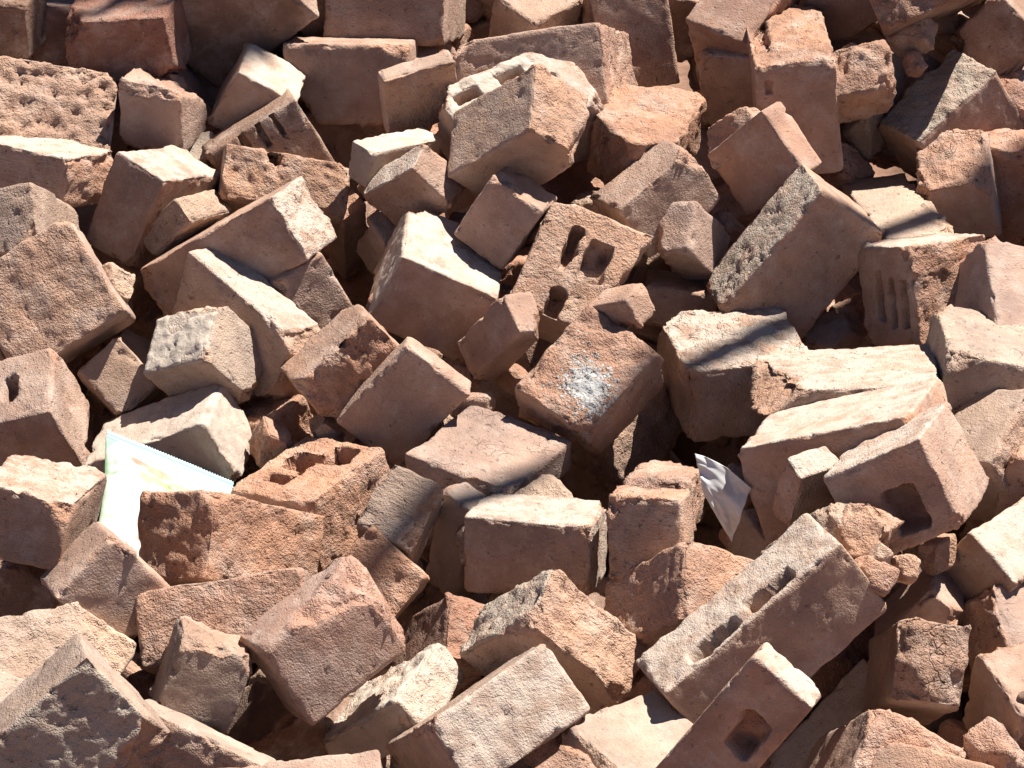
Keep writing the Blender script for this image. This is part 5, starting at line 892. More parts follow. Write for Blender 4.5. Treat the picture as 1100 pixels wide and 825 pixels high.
 (7, (-0.1584, 2.7684, 0.3253), (-0.4743, 0.041, -0.499, 0.7241), 0.8),
 (6, (-0.1105, 2.56, 0.3585), (0.1932, 0.0797, -0.6741, 0.7085), 1.1),
 (6, (-0.1435, 2.5752, 0.3072), (0.0932, -0.4882, -0.3659, 0.7868), 1.16),
 (6, (-0.124, 2.4048, 0.2828), (0.5369, 0.3421, 0.4468, -0.6286), 0.72),
 (8, (-0.1319, 2.3457, 0.2661), (0.5887, -0.2339, 0.6163, -0.4678), 1.21),
 (9, (-0.1347, 2.3147, 0.2314), (-0.4659, -0.0745, 0.8127, -0.342), 0.97),
 (6, (-0.1158, 2.2666, 0.2173), (0.2338, -0.1436, 0.0909, 0.9573), 1.04),
 (7, (-0.1158, 2.2038, 0.1949), (-0.16, -0.6251, 0.638, -0.4202), 0.99),
 (10, (-0.1157, 2.1687, 0.1567), (-0.3338, 0.4561, 0.7854, -0.2522), 0.77),
 (7, (-0.0919, 2.9524, 0.5598), (-0.1039, -0.0967, -0.2776, 0.9502), 0.62),
 (10, (-0.0688, 2.8388, 0.5042), (0.1097, -0.4246, 0.1011, 0.893), 0.84),
 (6, (-0.1045, 2.8636, 0.451), (0.2154, -0.558, 0.7743, -0.2065), 0.68),
 (7, (-0.0793, 2.7346, 0.4341), (0.0654, 0.3073, -0.5257, 0.7905), 0.61),
 (10, (-0.0888, 2.6816, 0.3942), (-0.0468, -0.0884, -0.6777, 0.7285), 0.73),
 (9, (-0.0943, 2.5627, 0.3642), (0.2737, 0.1512, -0.4366, 0.8436), 0.64),
 (7, (-0.0732, 2.5035, 0.3345), (-0.0844, 0.3517, -0.5016, 0.7859), 0.64),
 (9, (-0.0614, 2.4121, 0.3081), (0.3128, -0.2672, 0.8335, -0.3689), 0.87),
 (10, (-0.0636, 2.3418, 0.2542), (-0.076, -0.4951, 0.1243, 0.8565), 0.85),
 (7, (-0.0645, 2.314, 0.2388), (-0.2266, -0.3134, -0.024, 0.9219), 1.04),
 (7, (-0.0886, 2.2936, 0.2048), (-0.2044, 0.0506, -0.5899, 0.7795), 0.89),
 (9, (-0.0601, 2.1976, 0.1856), (0.5169, 0.1104, 0.2218, -0.8194), 0.92),
 (9, (-0.0878, 2.1184, 0.1397), (-0.2405, 0.6475, -0.3286, 0.6442), 0.97),
 (8, (-0.0436, 3.0641, 0.5037), (-0.1907, 0.1384, -0.5166, 0.8232), 1.07),
 (6, (-0.0543, 3.0218, 0.4853), (-0.4543, -0.1739, -0.0374, 0.8729), 0.74),
 (6, (-0.0502, 2.7959, 0.4711), (0.2476, -0.5182, 0.7691, -0.2807), 0.76),
 (9, (-0.0153, 2.7256, 0.4395), (0.239, -0.6031, 0.0819, 0.7566), 1.12),
 (7, (-0.046, 2.6475, 0.4069), (0.1269, 0.5867, 0.7613, -0.2451), 1.06),
 (10, (-0.0124, 2.5706, 0.3578), (0.5378, 0.1885, -0.7352, 0.367), 0.87),
 (10, (-0.0389, 2.4883, 0.3199), (0.1635, -0.1869, -0.3429, 0.9059), 0.71),
 (8, (-0.0333, 2.4259, 0.3165), (-0.0241, 0.05, -0.6709, 0.7395), 0.85),
 (9, (-0.0402, 2.3726, 0.2684), (-0.4515, -0.2593, 0.8057, -0.2822), 0.68),
 (6, (-0.0181, 2.3293, 0.2018), (0.1701, -0.297, 0.8999, -0.2702), 0.65),
 (9, (-0.0432, 2.2314, 0.197), (0.574, 0.2265, -0.6761, 0.4026), 0.86),
 (6, (-0.0422, 2.2008, 0.1927), (0.1745, -0.3847, 0.88, -0.2173), 0.72),
 (8, (-0.0402, 2.1412, 0.1513), (0.3045, -0.0065, 0.7106, -0.6342), 0.63),
 (6, (0.0119, 3.0589, 0.5078), (-0.1133, -0.3814, -0.1768, 0.9002), 0.86),
 (6, (0.0219, 3.0602, 0.4742), (0.5034, -0.1819, -0.7087, 0.4596), 1.09),
 (6, (0.0396, 3.0057, 0.3834), (0.5677, -0.2521, -0.0503, -0.7821), 1.03),
 (8, (0.0069, 2.7526, 0.4224), (0.0528, -0.6004, 0.0742, 0.7945), 1.17),
 (9, (0.028, 2.6474, 0.4068), (0.5025, -0.4666, 0.4274, -0.5891), 0.81),
 (7, (0.005, 2.5594, 0.3626), (-0.2227, -0.6471, 0.7121, -0.157), 1.01),
 (6, (0.0023, 2.4919, 0.3187), (-0.323, 0.2671, 0.6961, -0.5829), 0.88),
 (8, (0.0311, 2.5761, 0.2103), (0.471, 0.5217, 0.0516, 0.7094), 0.98),
 (9, (0.0122, 2.3438, 0.2539), (-0.0664, 0.0052, 0.1488, 0.9866), 0.76),
 (9, (-0.0026, 2.2975, 0.2274), (0.4821, -0.1131, 0.8416, -0.2158), 1.22),
 (10, (0.0276, 2.2442, 0.2136), (-0.0771, -0.3261, 0.9142, -0.2278), 0.78),
 (7, (0.0271, 2.1851, 0.1735), (-0.4616, -0.3161, 0.7719, -0.3019), 1.05),
 (10, (0.019, 2.1402, 0.1449), (-0.4594, -0.0699, 0.8544, -0.2326), 1.08),
 (7, (0.0984, 3.1106, 0.5224), (0.409, -0.1881, 0.7498, -0.4849), 1.16),
 (10, (0.0899, 3.0025, 0.4675), (-0.2478, -0.5242, -0.0591, 0.8126), 1.13),
 (7, (0.0729, 2.9654, 0.4122), (-0.3473, -0.4664, -0.4574, 0.6728), 0.63),
 (6, (0.0767, 2.7197, 0.404), (-0.2642, 0.4502, -0.4651, 0.715), 0.98),
 (10, (0.062, 2.6084, 0.3911), (-0.1468, 0.4448, 0.7597, -0.4511), 0.98),
 (9, (0.0739, 2.5454, 0.3555), (0.1464, 0.1032, -0.1483, 0.9726), 1.08),
 (7, (0.0825, 2.6087, 0.27), (-0.1877, 0.5738, -0.149, 0.7831), 0.91),
 (9, (0.0563, 2.5499, 0.2352), (-0.3833, 0.5639, 0.0559, 0.7294), 0.91),
 (6, (0.054, 2.5621, 0.1527), (0.0326, 0.4998, -0.1034, 0.8593), 0.79),
 (7, (0.0849, 2.5429, 0.1456), (-0.0719, -0.279, 0.9038, -0.3166), 1.06),
 (6, (0.0492, 2.2656, 0.2143), (-0.1605, -0.1214, -0.4057, 0.8916), 0.64),
 (8, (0.0651, 2.2119, 0.1735), (0.6177, -0.1711, 0.4582, -0.6158), 0.96),
 (7, (0.0634, 2.122, 0.1416), (0.0415, 0.1271, -0.0993, 0.986), 1.01),
 (10, (0.1151, 3.1202, 0.4882), (0.5196, 0.4519, -0.1703, 0.7048), 0.9),
 (7, (0.1336, 3.0147, 0.4638), (0.1134, 0.2621, 0.7905, -0.5419), 1.17),
 (10, (0.1075, 2.7454, 0.4561), (0.4885, -0.4912, -0.3665, 0.6211), 0.88),
 (8, (0.1103, 2.7132, 0.406), (0.0014, 0.6608, -0.3283, 0.675), 0.66),
 (7, (0.1093, 2.6803, 0.3848), (-0.0286, 0.3299, 0.8089, -0.4858), 1.03),
 (9, (0.1236, 2.6477, 0.327), (-0.0941, -0.6541, 0.6928, -0.2888), 0.88),
 (10, (0.1307, 2.5893, 0.2859), (0.5259, -0.2773, -0.0754, -0.8005), 1.12),
 (7, (0.13, 2.5606, 0.2449), (-0.0163, 0.1141, -0.2254, 0.9674), 0.93),
 (7, (0.1198, 2.5581, 0.1748), (-0.1036, -0.5801, -0.0188, 0.8077), 0.91),
 (9, (0.1069, 2.2969, 0.2433), (-0.1497, -0.5392, 0.8129, -0.1616), 1.13),
 (10, (0.1102, 2.2484, 0.2208), (-0.2082, 0.3126, -0.2988, 0.8773), 0.84),
 (7, (0.1066, 2.1856, 0.1743), (-0.4509, 0.0518, 0.7506, -0.4802), 0.96),
 (7, (0.0863, 2.1713, 0.1528), (-0.2169, -0.055, -0.4093, 0.8845), 0.77),
 (9, (0.1935, 3.0623, 0.5267), (0.0002, 0.1415, 0.894, -0.4251), 1.05),
 (9, (0.1958, 3.0175, 0.473), (0.4636, -0.3502, 0.1498, 0.8), 1.07),
 (7, (0.1897, 2.935, 0.4345), (-0.2582, 0.1267, 0.9027, -0.3201), 1.17),
 (7, (0.1656, 2.7838, 0.4219), (-0.0115, 0.0797, 0.8339, -0.546), 0.78),
 (6, (0.177, 2.645, 0.3973), (0.5519, 0.0599, -0.6166, 0.5582), 0.67),
 (9, (0.1874, 2.6158, 0.3304), (0.4491, -0.1674, 0.1537, 0.8641), 0.61),
 (8, (0.1589, 2.4642, 0.32), (0.5738, -0.1638, -0.7755, 0.2062), 0.79),
 (9, (0.1644, 2.452, 0.3091), (0.0711, -0.6145, -0.4614, 0.6359), 0.95),
 (7, (0.1537, 2.3728, 0.2573), (-0.4292, -0.3975, 0.6614, -0.4693), 1.0),
 (8, (0.1386, 2.2841, 0.248), (-0.0667, 0.7031, -0.59, 0.3912), 0.9),
 (8, (0.1516, 2.2498, 0.1969), (-0.0243, 0.1798, -0.5279, 0.8297), 1.19),
 (7, (0.1443, 2.2204, 0.174), (0.3436, 0.3862, -0.3222, 0.7931), 1.08),
 (8, (0.1434, 2.1696, 0.1485), (0.3113, 0.5242, 0.1219, 0.7832), 0.92),
 (8, (0.2552, 2.9762, 0.5143), (0.4849, -0.3735, 0.6945, -0.3783), 0.89),
 (9, (0.2507, 2.9207, 0.4904), (-0.1185, -0.6189, -0.2595, 0.7318), 1.01),
 (6, (0.2311, 2.9225, 0.4341), (0.1861, -0.0349, 0.0358, 0.9813), 0.95),
 (7, (0.236, 2.6886, 0.4275), (-0.2026, -0.3291, 0.9021, -0.1918), 0.68),
 (10, (0.2009, 2.6781, 0.3885), (-0.1469, -0.447, 0.6687, -0.5757), 1.02),
 (6, (0.23, 2.5951, 0.3587), (0.4572, -0.2431, 0.7969, -0.3113), 1.17),
 (7, (0.1972, 2.4615, 0.3207), (-0.4466, -0.4251, 0.7109, -0.3383), 1.19),
 (9, (0.1994, 2.4528, 0.3017), (-0.2859, -0.3768, -0.2897, 0.8321), 0.73),
 (8, (0.1914, 2.3654, 0.2648), (0.6577, -0.2335, -0.5492, 0.4596), 0.91),
 (10, (0.195, 2.3137, 0.2387), (-0.3778, 0.4568, 0.7493, -0.2952), 0.96),
 (9, (0.2073, 2.2667, 0.2149), (0.1462, 0.5612, -0.1053, 0.8079), 1.14),
 (9, (0.203, 2.1778, 0.1698), (-0.1305, -0.1382, 0.0461, 0.9807), 0.81),
 (6, (0.2068, 2.1608, 0.126), (-0.0525, 0.0031, 0.0583, 0.9969), 0.84),
 (6, (0.2785, 2.9555, 0.5568), (0.3232, -0.0461, -0.6109, 0.7212), 0.76),
 (9, (0.2815, 2.818, 0.4925), (0.0954, -0.4966, -0.3727, 0.7781), 1.0),
 (9, (0.2904, 2.7476, 0.4572), (-0.442, -0.4585, 0.6716, -0.3786), 0.8),
 (7, (0.2971, 2.8482, 0.4054), (-0.4149, -0.3196, 0.7822, -0.3376), 0.98),
 (7, (0.2609, 2.6421, 0.4042), (0.0636, -0.0403, 0.1249, 0.9893), 1.19),
 (6, (0.2697, 2.6027, 0.3242), (0.1971, 0.2826, -0.2216, 0.9122), 0.76),
 (7, (0.2386, 2.4691, 0.3184), (0.5357, 0.2776, 0.1084, -0.7901), 0.68),
 (10, (0.247, 2.4696, 0.2707), (-0.4801, 0.3338, -0.3155, 0.7473), 1.25),
 (9, (0.2482, 2.3205, 0.2646), (0.6333, 0.2084, 0.5154, -0.5385), 1.12),
 (8, (0.2594, 2.2969, 0.25), (0.0651, 0.2954, -0.6578, 0.6898), 1.07),
 (7, (0.2362, 2.2518, 0.2098), (0.3356, 0.042, -0.487, 0.8053), 0.81),
 (7, (0.2357, 2.1982, 0.1662), (-0.4348, 0.2564, -0.1786, 0.8446), 1.15),
 (10, (0.2219, 2.1677, 0.1383), (0.069, 0.0632, 0.7492, -0.6557), 0.93),
 (10, (0.3316, 2.9498, 0.545), (0.3477, -0.0844, -0.0267, 0.9334), 0.61),
 (9, (0.332, 2.8559, 0.5139), (-0.3743, 0.4303, 0.634, -0.5222), 0.94),
 (7, (0.3492, 2.8702, 0.4213), (0.1557, 0.5464, 0.0862, 0.8184), 1.23),
 (7, (0.3379, 2.8333, 0.3857), (0.1766, -0.5771, 0.6607, -0.4464), 0.89),
 (7, (0.3393, 2.7594, 0.3662), (-0.0881, 0.5013, 0.7315, -0.4537), 0.85),
 (10, (0.3203, 2.6113, 0.3332), (-0.4067, -0.1472, 0.1613, 0.8871), 1.23),
 (9, (0.327, 2.5956, 0.2978), (-0.2872, 0.2382, -0.4762, 0.7962), 0.82),
 (6, (0.2978, 2.4367, 0.3008), (-0.41, -0.532, -0.3442, 0.656), 0.77),
 (10, (0.2983, 2.3756, 0.2699), (-0.1928, 0.2122, 0.1236, 0.95), 1.03),
 (6, (0.2662, 2.2719, 0.2375), (-0.4503, 0.1966, 0.6761, -0.549), 0.84),
 (8, (0.2893, 2.2533, 0.2186), (0.1077, -0.3976, 0.8029, -0.4308), 0.61),
 (6, (0.298, 2.2059, 0.1841), (-0.2789, 0.0993, 0.874, -0.3854), 0.68),
 (8, (0.2954, 2.1716, 0.1519), (0.4066, -0.1192, -0.482, 0.7669), 0.77),
 (7, (0.388, 2.9655, 0.5177), (0.5328, 0.195, -0.1219, -0.8144), 1.16),
 (10, (0.3899, 2.8392, 0.5057), (0.5197, -0.0273, -0.6563, 0.5463), 0.66),
 (9, (0.3898, 2.8034, 0.4448), (0.0871, 0.5843, 0.7788, -0.211), 0.73),
 (9, (0.402, 2.8298, 0.4132), (-0.2781, 0.2883, 0.6567, -0.639), 0.89),
 (10, (0.4035, 2.7682, 0.3613), (0.499, -0.2445, 0.8148, -0.1654), 1.01),
 (7, (0.3505, 2.5603, 0.363), (0.2049, -0.4311, -0.3115, 0.8217), 0.93),
 (9, (0.3684, 2.4929, 0.3289), (-0.063, 0.3602, 0.8919, -0.266), 0.91),
 (10, (0.3457, 2.4108, 0.2929), (0.4845, -0.3102, 0.7182, -0.3914), 1.21),
 (7, (0.3242, 2.3876, 0.276), (0.2788, 0.2163, 0.8482, -0.395), 1.06),
 (9, (0.3381, 2.3072, 0.2354), (-0.1047, -0.1242, 0.7365, -0.6566), 0.71),
 (9, (0.3345, 2.2442, 0.1883), (0.6626, 0.1118, -0.3573, 0.6487), 1.22),
 (8, (0.3194, 2.2137, 0.1786), (0.0843, 0.0303, 0.8744, -0.4769), 0.88),
 (7, (0.3141, 2.1234, 0.1423), (-0.1733, -0.1834, -0.264, 0.9309), 0.95),
 (7, (0.4362, 2.9485, 0.5198), (0.5905, 0.3713, -0.3956, 0.5975), 0.93),
 (10, (0.4677, 2.9059, 0.4995), (-0.3729, 0.1994, 0.8379, -0.345), 1.11),
 (9, (0.4451, 2.8208, 0.4515), (0.5182, -0.3693, 0.2396, -0.7332), 0.73),
 (6, (0.4539, 2.828, 0.3981), (0.1288, 0.3795, -0.4407, 0.8032), 0.96),
 (9, (0.4273, 2.6045, 0.3853), (0.6598, -0.2415, 0.4967, -0.5095), 1.08),
 (9, (0.4139, 2.5621, 0.364), (0.6275, -0.0344, 0.7185, -0.2981), 1.16),
 (10, (0.3943, 2.5177, 0.3276), (0.2238, -0.3861, 0.7179, -0.5343), 1.18),
 (8, (0.3969, 2.4176, 0.323), (-0.4179, -0.5299, -0.1989, 0.7107), 1.1),
 (6, (0.3857, 2.3487, 0.264), (0.4203, 0.5619, -0.1151, 0.7031), 0.87),
 (6, (0.3909, 2.3102, 0.2207), (0.1692, 0.6004, 0.5706, -0.5341), 0.82),
 (10, (0.3837, 2.2838, 0.2062), (0.1681, 0.0501, -0.1847, 0.967), 0.73),
 (6, (0.3693, 2.1914, 0.1805), (0.2908, -0.2027, -0.1649, 0.9204), 1.02),
 (10, (0.364, 2.1353, 0.1432), (-0.2993, 0.1845, 0.0415, 0.9352), 1.22),
 (10, (0.4876, 2.974, 0.557), (-0.2383, 0.6629, 0.6843, -0.1882), 1.14),
 (6, (0.4833, 2.895, 0.4912), (0.5018, -0.1916, 0.6673, -0.5159), 0.76),
 (8, (0.495, 2.8764, 0.4422), (-0.2339, 0.1889, 0.8012, -0.5173), 0.92),
 (7, (0.4922, 2.8382, 0.4083), (0.5099, 0.4293, -0.6291, 0.3999), 1.23),
 (8, (0.5125, 2.7909, 0.3252), (0.2522, -0.2322, 0.7628, -0.5483), 0.93),
 (6, (0.4478, 2.5098, 0.3583), (0.2189, 0.6064, 0.1313, 0.7531), 0.96),
 (8, (0.4438, 2.4927, 0.3198), (-0.4195, 0.1188, -0.4795, 0.7615), 0.85),
 (8, (0.4433, 2.4039, 0.3177), (0.0508, 0.0993, -0.2934, 0.9495), 0.62),
 (7, (0.4328, 2.3113, 0.2683), (-0.3874, -0.3775, 0.7458, -0.3889), 1.12),
 (7, (0.4129, 2.3188, 0.2436), (-0.1649, 0.3714, -0.3308, 0.8517), 0.73),
 (7, (0.401, 2.212, 0.2189), (0.5157, 0.4196, 0.0585, -0.7447), 1.18),
 (8, (0.3911, 2.1791, 0.1683), (0.2067, -0.2046, -0.59, 0.7532), 0.82),
 (7, (0.401, 2.128, 0.1634), (0.1276, -0.1103, -0.1721, 0.9705), 1.16),
]
PACKET = ((-0.2907, 2.3015, 0.2655), (-0.3147, 0.8825, 0.0981, -0.3356), (0.1318, 0.113, 0.0118))
SCRAP = ((0.1688, 2.2234, 0.3209), (0.6053, -0.7923, 0.0441, -0.0633), (0.0557, 0.0801, 0.0038))

def tag(o, label, cat, group=None):
    o['label'] = label; o['category'] = cat
    if group: o['group'] = group

built = {}
for k, (name, loc, quat, dims, pal, opt, label) in enumerate(BRICKS):
    me = brick_mesh(name, dims, opt, 100 + k)
    o = bpy.data.objects.new(name, me); COL.objects.link(o)
    o.location = loc; o.rotation_mode = 'QUATERNION'; o.rotation_quaternion = quat
    rg = random.Random(k)
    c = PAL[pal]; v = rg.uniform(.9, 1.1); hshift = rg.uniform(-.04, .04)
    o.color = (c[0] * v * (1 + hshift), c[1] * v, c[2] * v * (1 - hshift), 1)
    me.materials.append(MAT_GLAZE if opt.get('S') else MAT)
    cat = 'mortar' if name == 'mortar_lump' else ('brick chip' if name in ('brick_chip', 'brick_chunk', 'brick_fragment') else 'brick')
    tag(o, label, cat, HEAP)
    built[label] = o

# mortar crust still bonded to some of the bricks (a part of each)
MAT_MORTAR = plain_material('lime_mortar', (.41, .34, .28), (.53, .46, .385), 60, .95, .0025)
def build_crust(o, opt, seed):
    me = o.data
    nv = len(me.vertices)
    V = np.empty(nv * 3); me.vertices.foreach_get('co', V); V = V.reshape(-1, 3)
    film_lit = np.empty(nv); me.attributes['film_lit'].data.foreach_get('value', film_lit)
    Q = np.empty(len(me.loops), np.int32); me.loops.foreach_get('vertex_index', Q); Q = Q.reshape(-1, 4)
    N = vert_normals(V, Q)
    m = film_lit + 1.1 * fbm(V / 0.035 + seed * 3.1, 3)
    keep = Q[(m[Q].min(1) > 0.72) & (film_lit[Q].min(1) > 0.5)]
    if len(keep) < 30: return
    # largest connected patch only
    par = np.arange(nv)
    while True:
        mn = par[keep].min(1)
        new = par.copy()
        for k in range(4): np.minimum.at(new, keep[:, k], mn)
        if (new == par).all(): break
        par = new
    root = par[keep[:, 0]]
    ids, cnt = np.unique(root, return_counts=True)
    keep = keep[root == ids[np.argmax(cnt)]]
    used = np.unique(keep)
    ed = np.sort(np.concatenate([keep[:, [0, 1]], keep[:, [1, 2]], keep[:, [2, 3]], keep[:, [3, 0]]]), 1)
    ue, uc = np.unique(ed, axis=0, return_counts=True)
    rim = np.zeros(nv, bool); rim[ue[uc == 1].ravel()] = True
    d = np.where(rim, -0.0008, 0.0010 + 0.0012 * np.maximum(fbm(V / 0.01 + seed, 3), -.5))
    P3 = (V + N * d[:, None])[used]
    mp = -np.ones(nv, int); mp[used] = np.arange(len(used))
    cm = bpy.data.meshes.new('mortar_crust'); cm.from_pydata(P3.tolist(), [], mp[keep].tolist())
    cm.polygons.foreach_set('use_smooth', np.ones(len(keep), bool))
    cm.materials.append(MAT_MORTAR)
    c = bpy.data.objects.new('mortar_crust', cm); COL.objects.link(c); c.parent = o
    c['label'] = 'pale lime mortar crust on the brick'
for k, row in enumerate(BRICKS):
    if row[5].get('X'): build_crust(built[row[6]], row[5], k + 1)

# lichen crust growing on one brick (a part of it)
def build_lichen(o):
    me = o.data
    bv = BVHTree.FromPolygons([v.co for v in me.vertices], [p.vertices for p in me.polygons])
    rg = random.Random(5)
    dims = [max(abs(v.co[a]) for v in me.vertices) for a in range(3)]
    iw = o.matrix_basis.inverted()
    camdir = (iw.to_3x3() @ (Vector(cam.location) - o.location)).normalized()
    verts, faces = [], []
    cw = Vector(LICHEN)
    a = camdir.orthogonal().normalized(); b = camdir.cross(a)
    up = iw.to_3x3() @ Vector((0, .5, .866)); up = (up - camdir * up.dot(camdir)).normalized(); rt = up.cross(camdir)
    c0 = iw @ cw
    for k in range(1100):
        # trailing patch: dense in the middle, streaming up to the left and down to the right
        u = rg.gauss(0, 1); v = rg.gauss(0, 1)
        x = u * .008 + v * -.004; y = v * .0125 + u * .002
        if rg.random() < .15: x *= 1.9; y *= 1.5
        s = c0 + rt * x + up * y + camdir * .2
        hit, nrm, fi, dist = bv.ray_cast(s, -camdir)
        if hit is None: continue
        rad = rg.uniform(.0005, .0016) * (1.25 - .25 * min(2, abs(v)))
        t = nrm.orthogonal().normalized(); bt = nrm.cross(t)
        n = 7; base = len(verts); hh = rg.uniform(.0002, .0006)
        ph = rg.uniform(0, 6)
        for ring, (rr, z) in enumerate(((1, -.0004), (.85, hh * .7), (.4, hh))):
            for i in range(n):
                an = ph + i * math.tau / n; q = rad * rr * (1 + .3 * math.sin(3 * an + ph))
                verts.append(hit + t * (q * math.cos(an)) + bt * (q * math.sin(an)) + nrm * z)
        verts.append(hit + nrm * hh * 1.05)
        for ring in range(2):
            for i in range(n):
                j = (i + 1) % n
                faces.append((base + ring * n + i, base + ring * n + j, base + ring * n + n + j, base + ring * n + n + i))
        for i in range(n): faces.append((base + 2 * n + i, base + 2 * n + (i + 1) % n, base + 3 * n))
    m = bpy.data.meshes.new('lichen'); m.from_pydata([tuple(v) for v in verts], [], faces)
    l = bpy.data.objects.new('lichen', m); COL.objects.link(l); l.parent = o
    l['label'] = 'pale blue grey lichen crust on the brick'
    m.materials.append(plain_material('lichen_crust', (.34, .335, .325), (.46, .46, .45), 500, .95, .0006))

LICHEN = built['rough brick with a pale blue grey lichen patch'].location
#@@LICHEN@@
build_lichen(built['rough brick with a pale blue grey lichen patch'])

# ------------------------------------------------------------------ snack packet
def sheet_mesh(name, w, h, nx, ny, fz, thick=0.0):
    u = np.linspace(0, 1, nx); v = np.linspace(0, 1, ny)
    U, Vv = np.meshgrid(u, v, indexing='ij')
    verts = []; faces = []; uvs = []
    sides = (1, -1)
    for s in sides:
        dx, dy, z = fz(U, Vv, s)
        P3 = np.stack([(U - .5) * w + dx, (Vv - .5) * h + dy, z], -1).reshape(-1, 3)
        verts.append(P3); uvs.append(np.stack([U, Vv], -1).reshape(-1, 2))
    verts = np.concatenate(verts); uvs = np.concatenate(uvs)
    G = np.arange(nx * ny).reshape(nx, ny)
    q = np.stack([G[:-1, :-1], G[1:, :-1], G[1:, 1:], G[:-1, 1:]], -1).reshape(-1, 4)
    faces = np.concatenate([q, q[:, ::-1] + nx * ny])
    rim = np.concatenate([G[:, 0], G[-1, 1:], G[-2::-1, -1], G[0, -2:0:-1]])
    rq = np.stack([np.roll(rim, -1), rim, rim + nx * ny, np.roll(rim, -1) + nx * ny], -1)
    faces = np.concatenate([faces, rq])
    me = bpy.data.meshes.new(name); me.from_pydata(verts.tolist(), [], faces.tolist())
    lay = me.uv_layers.new(name='print')
    li = np.empty(len(me.loops), np.int32); me.loops.foreach_get('vertex_index', li)
    lay.data.foreach_set('uv', uvs[li].astype(np.float32).ravel())
    me.polygons.foreach_set('use_smooth', np.ones(len(me.polygons), bool))
    return me

def packet_material():
    M = NT('printed_foil')
    uv = M.n('ShaderNodeUVMap', uv_map='print').outputs[0]
    sx = M.n('ShaderNodeSeparateXYZ', {0: uv}); u, v = sx.outputs[0], sx.outputs[1]
    wob = M.noise(uv, 6, 3, .5)
    # teal to white along the long side
    c = M.mix(M.rng(M.mth('ADD', M.mth('ADD', u, M.mth('MULTIPLY', v, 1.1)), M.mth('MULTIPLY', wob, .15)), .14, .34), (.10, .36, .30, 1), (.58, .60, .56, 1))
    def blob(cu, cv, ru, rv, soft=.25, rot=0.0):
        du = M.mth('SUBTRACT', u, cu); dv = M.mth('SUBTRACT', v, cv)
        ca, sa = math.cos(rot), math.sin(rot)
        a = M.mth('DIVIDE', M.mth('ADD', M.mth('MULTIPLY', du, ca), M.mth('MULTIPLY', dv, sa)), ru)
        b = M.mth('DIVIDE', M.mth('SUBTRACT', M.mth('MULTIPLY', dv, ca), M.mth('MULTIPLY', du, sa)), rv)
        d = M.mth('SQRT', M.mth('ADD', M.mth('MULTIPLY', a, a), M.mth('MULTIPLY', b, b)))
        return d, M.rng(M.mth('ADD', d, M.mth('MULTIPLY', wob, .25)), 1.15 - soft, 1.15, 1, 0)
    d, m = blob(.44, .12, .24, .15)
    ring = M.mth('MULTIPLY', M.rng(d, .9, .97, 0, 1), M.rng(d, .99, 1.06, 1, 0))
    c = M.mix(M.mth('MULTIPLY', m, .35), c, (.42, .56, .36, 1))
    c = M.mix(M.mth('MULTIPLY', ring, .6), c, (.34, .24, .14, 1))
    c = M.mix(blob(.03, .22, .06, .10)[1], c, (.03, .17, .04, 1))
    c = M.mix(blob(.24, .13, .10, .03, .4, .1)[1], c, (.24, .13, .06, 1))
    c = M.mix(blob(.38, .17, .12, .05, .4, .1)[1], c, (.40, .22, .11, 1))
    c = M.mix(blob(.36, .25, .18, .05, .5, .1)[1], c, (.26, .36, .12, 1))
    c = M.mix(blob(.58, .22, .14, .04, .5, .1)[1], c, (.32, .40, .16, 1))
    # pale green tint along the left rim, soft pink rules of small print on the lower half
    c = M.mix(M.rng(u, 0, .07, .7, 0), c, (.22, .42, .20, 1))
    c = M.mix(.22, c, (.62, .62, .58, 1))
    c = M.mix(M.rng(M.noise(uv, 9, 5, .7), .5, .75, 0, .5), c, (.44, .34, .26, 1))
    M.t.links.new(c, M.b.inputs['Base Color'])
    M.b.inputs['Roughness'].default_value = .45
    return M.m

def build_packet():
    loc, quat, dims = PACKET
    w, h = dims[0], dims[1]
    # frame of the fit: x along the top seam, y down the green side; printed side faces the outside
    front = -1 if FRONT_PACKET < 0 else 1
    def fz(U, V, s):
        puff = (np.clip(4 * U * (1 - U), 0, 1) ** .6) * (np.clip(4 * V * (1 - V), 0, 1) ** .6)
        p = np.stack([U * w, V * h, U * 0], -1).reshape(-1, 3)
        wr = (0.0022 * fbm(p / 0.03 + 3, 3)).reshape(U.shape) + (0.0016 * (1 - np.abs(fbm(p / 0.022 + 40, 2)) * 2)).reshape(U.shape)
        z = s * (0.0003 + 0.012 * puff) + wr * (0.25 + puff)
        dx = -0.004 * np.sin(V * math.pi) * (1 - 2 * U) * -1
        return dx, 0 * U, z
    me = sheet_mesh('snack_packet', w, h, 70, 60, fz)
    o = bpy.data.objects.new('snack_packet', me); COL.objects.link(o)
    o.location = loc; o.rotation_mode = 'QUATERNION'; o.rotation_quaternion = quat
    me.materials.append(packet_material())
    tag(o, 'crumpled white snack packet with green printed corner, wedged among the bricks', 'packet')
    def fs(U, V, s):
        return 0 * U, -0.001 * (np.abs((U * 46) % 1 - .5) > .25) * (1 - V), s * 0.0004 + 0.0007 * np.sin(V * 14) + 0 * U
    sm = sheet_mesh('seal_strip', w * .99, .007, 140, 8, fs)
    so = bpy.data.objects.new('seal_strip', sm); COL.objects.link(so)
    so.parent = o; so.location = (0, -h / 2 - .002, 0)
    M = NT('seal_foil'); M.b.inputs['Base Color'].default_value = (.42, .68, .70, 1); M.b.inputs['Roughness'].default_value = .35
    sm.materials.append(M.m)
FRONT_PACKET = 1
build_packet()

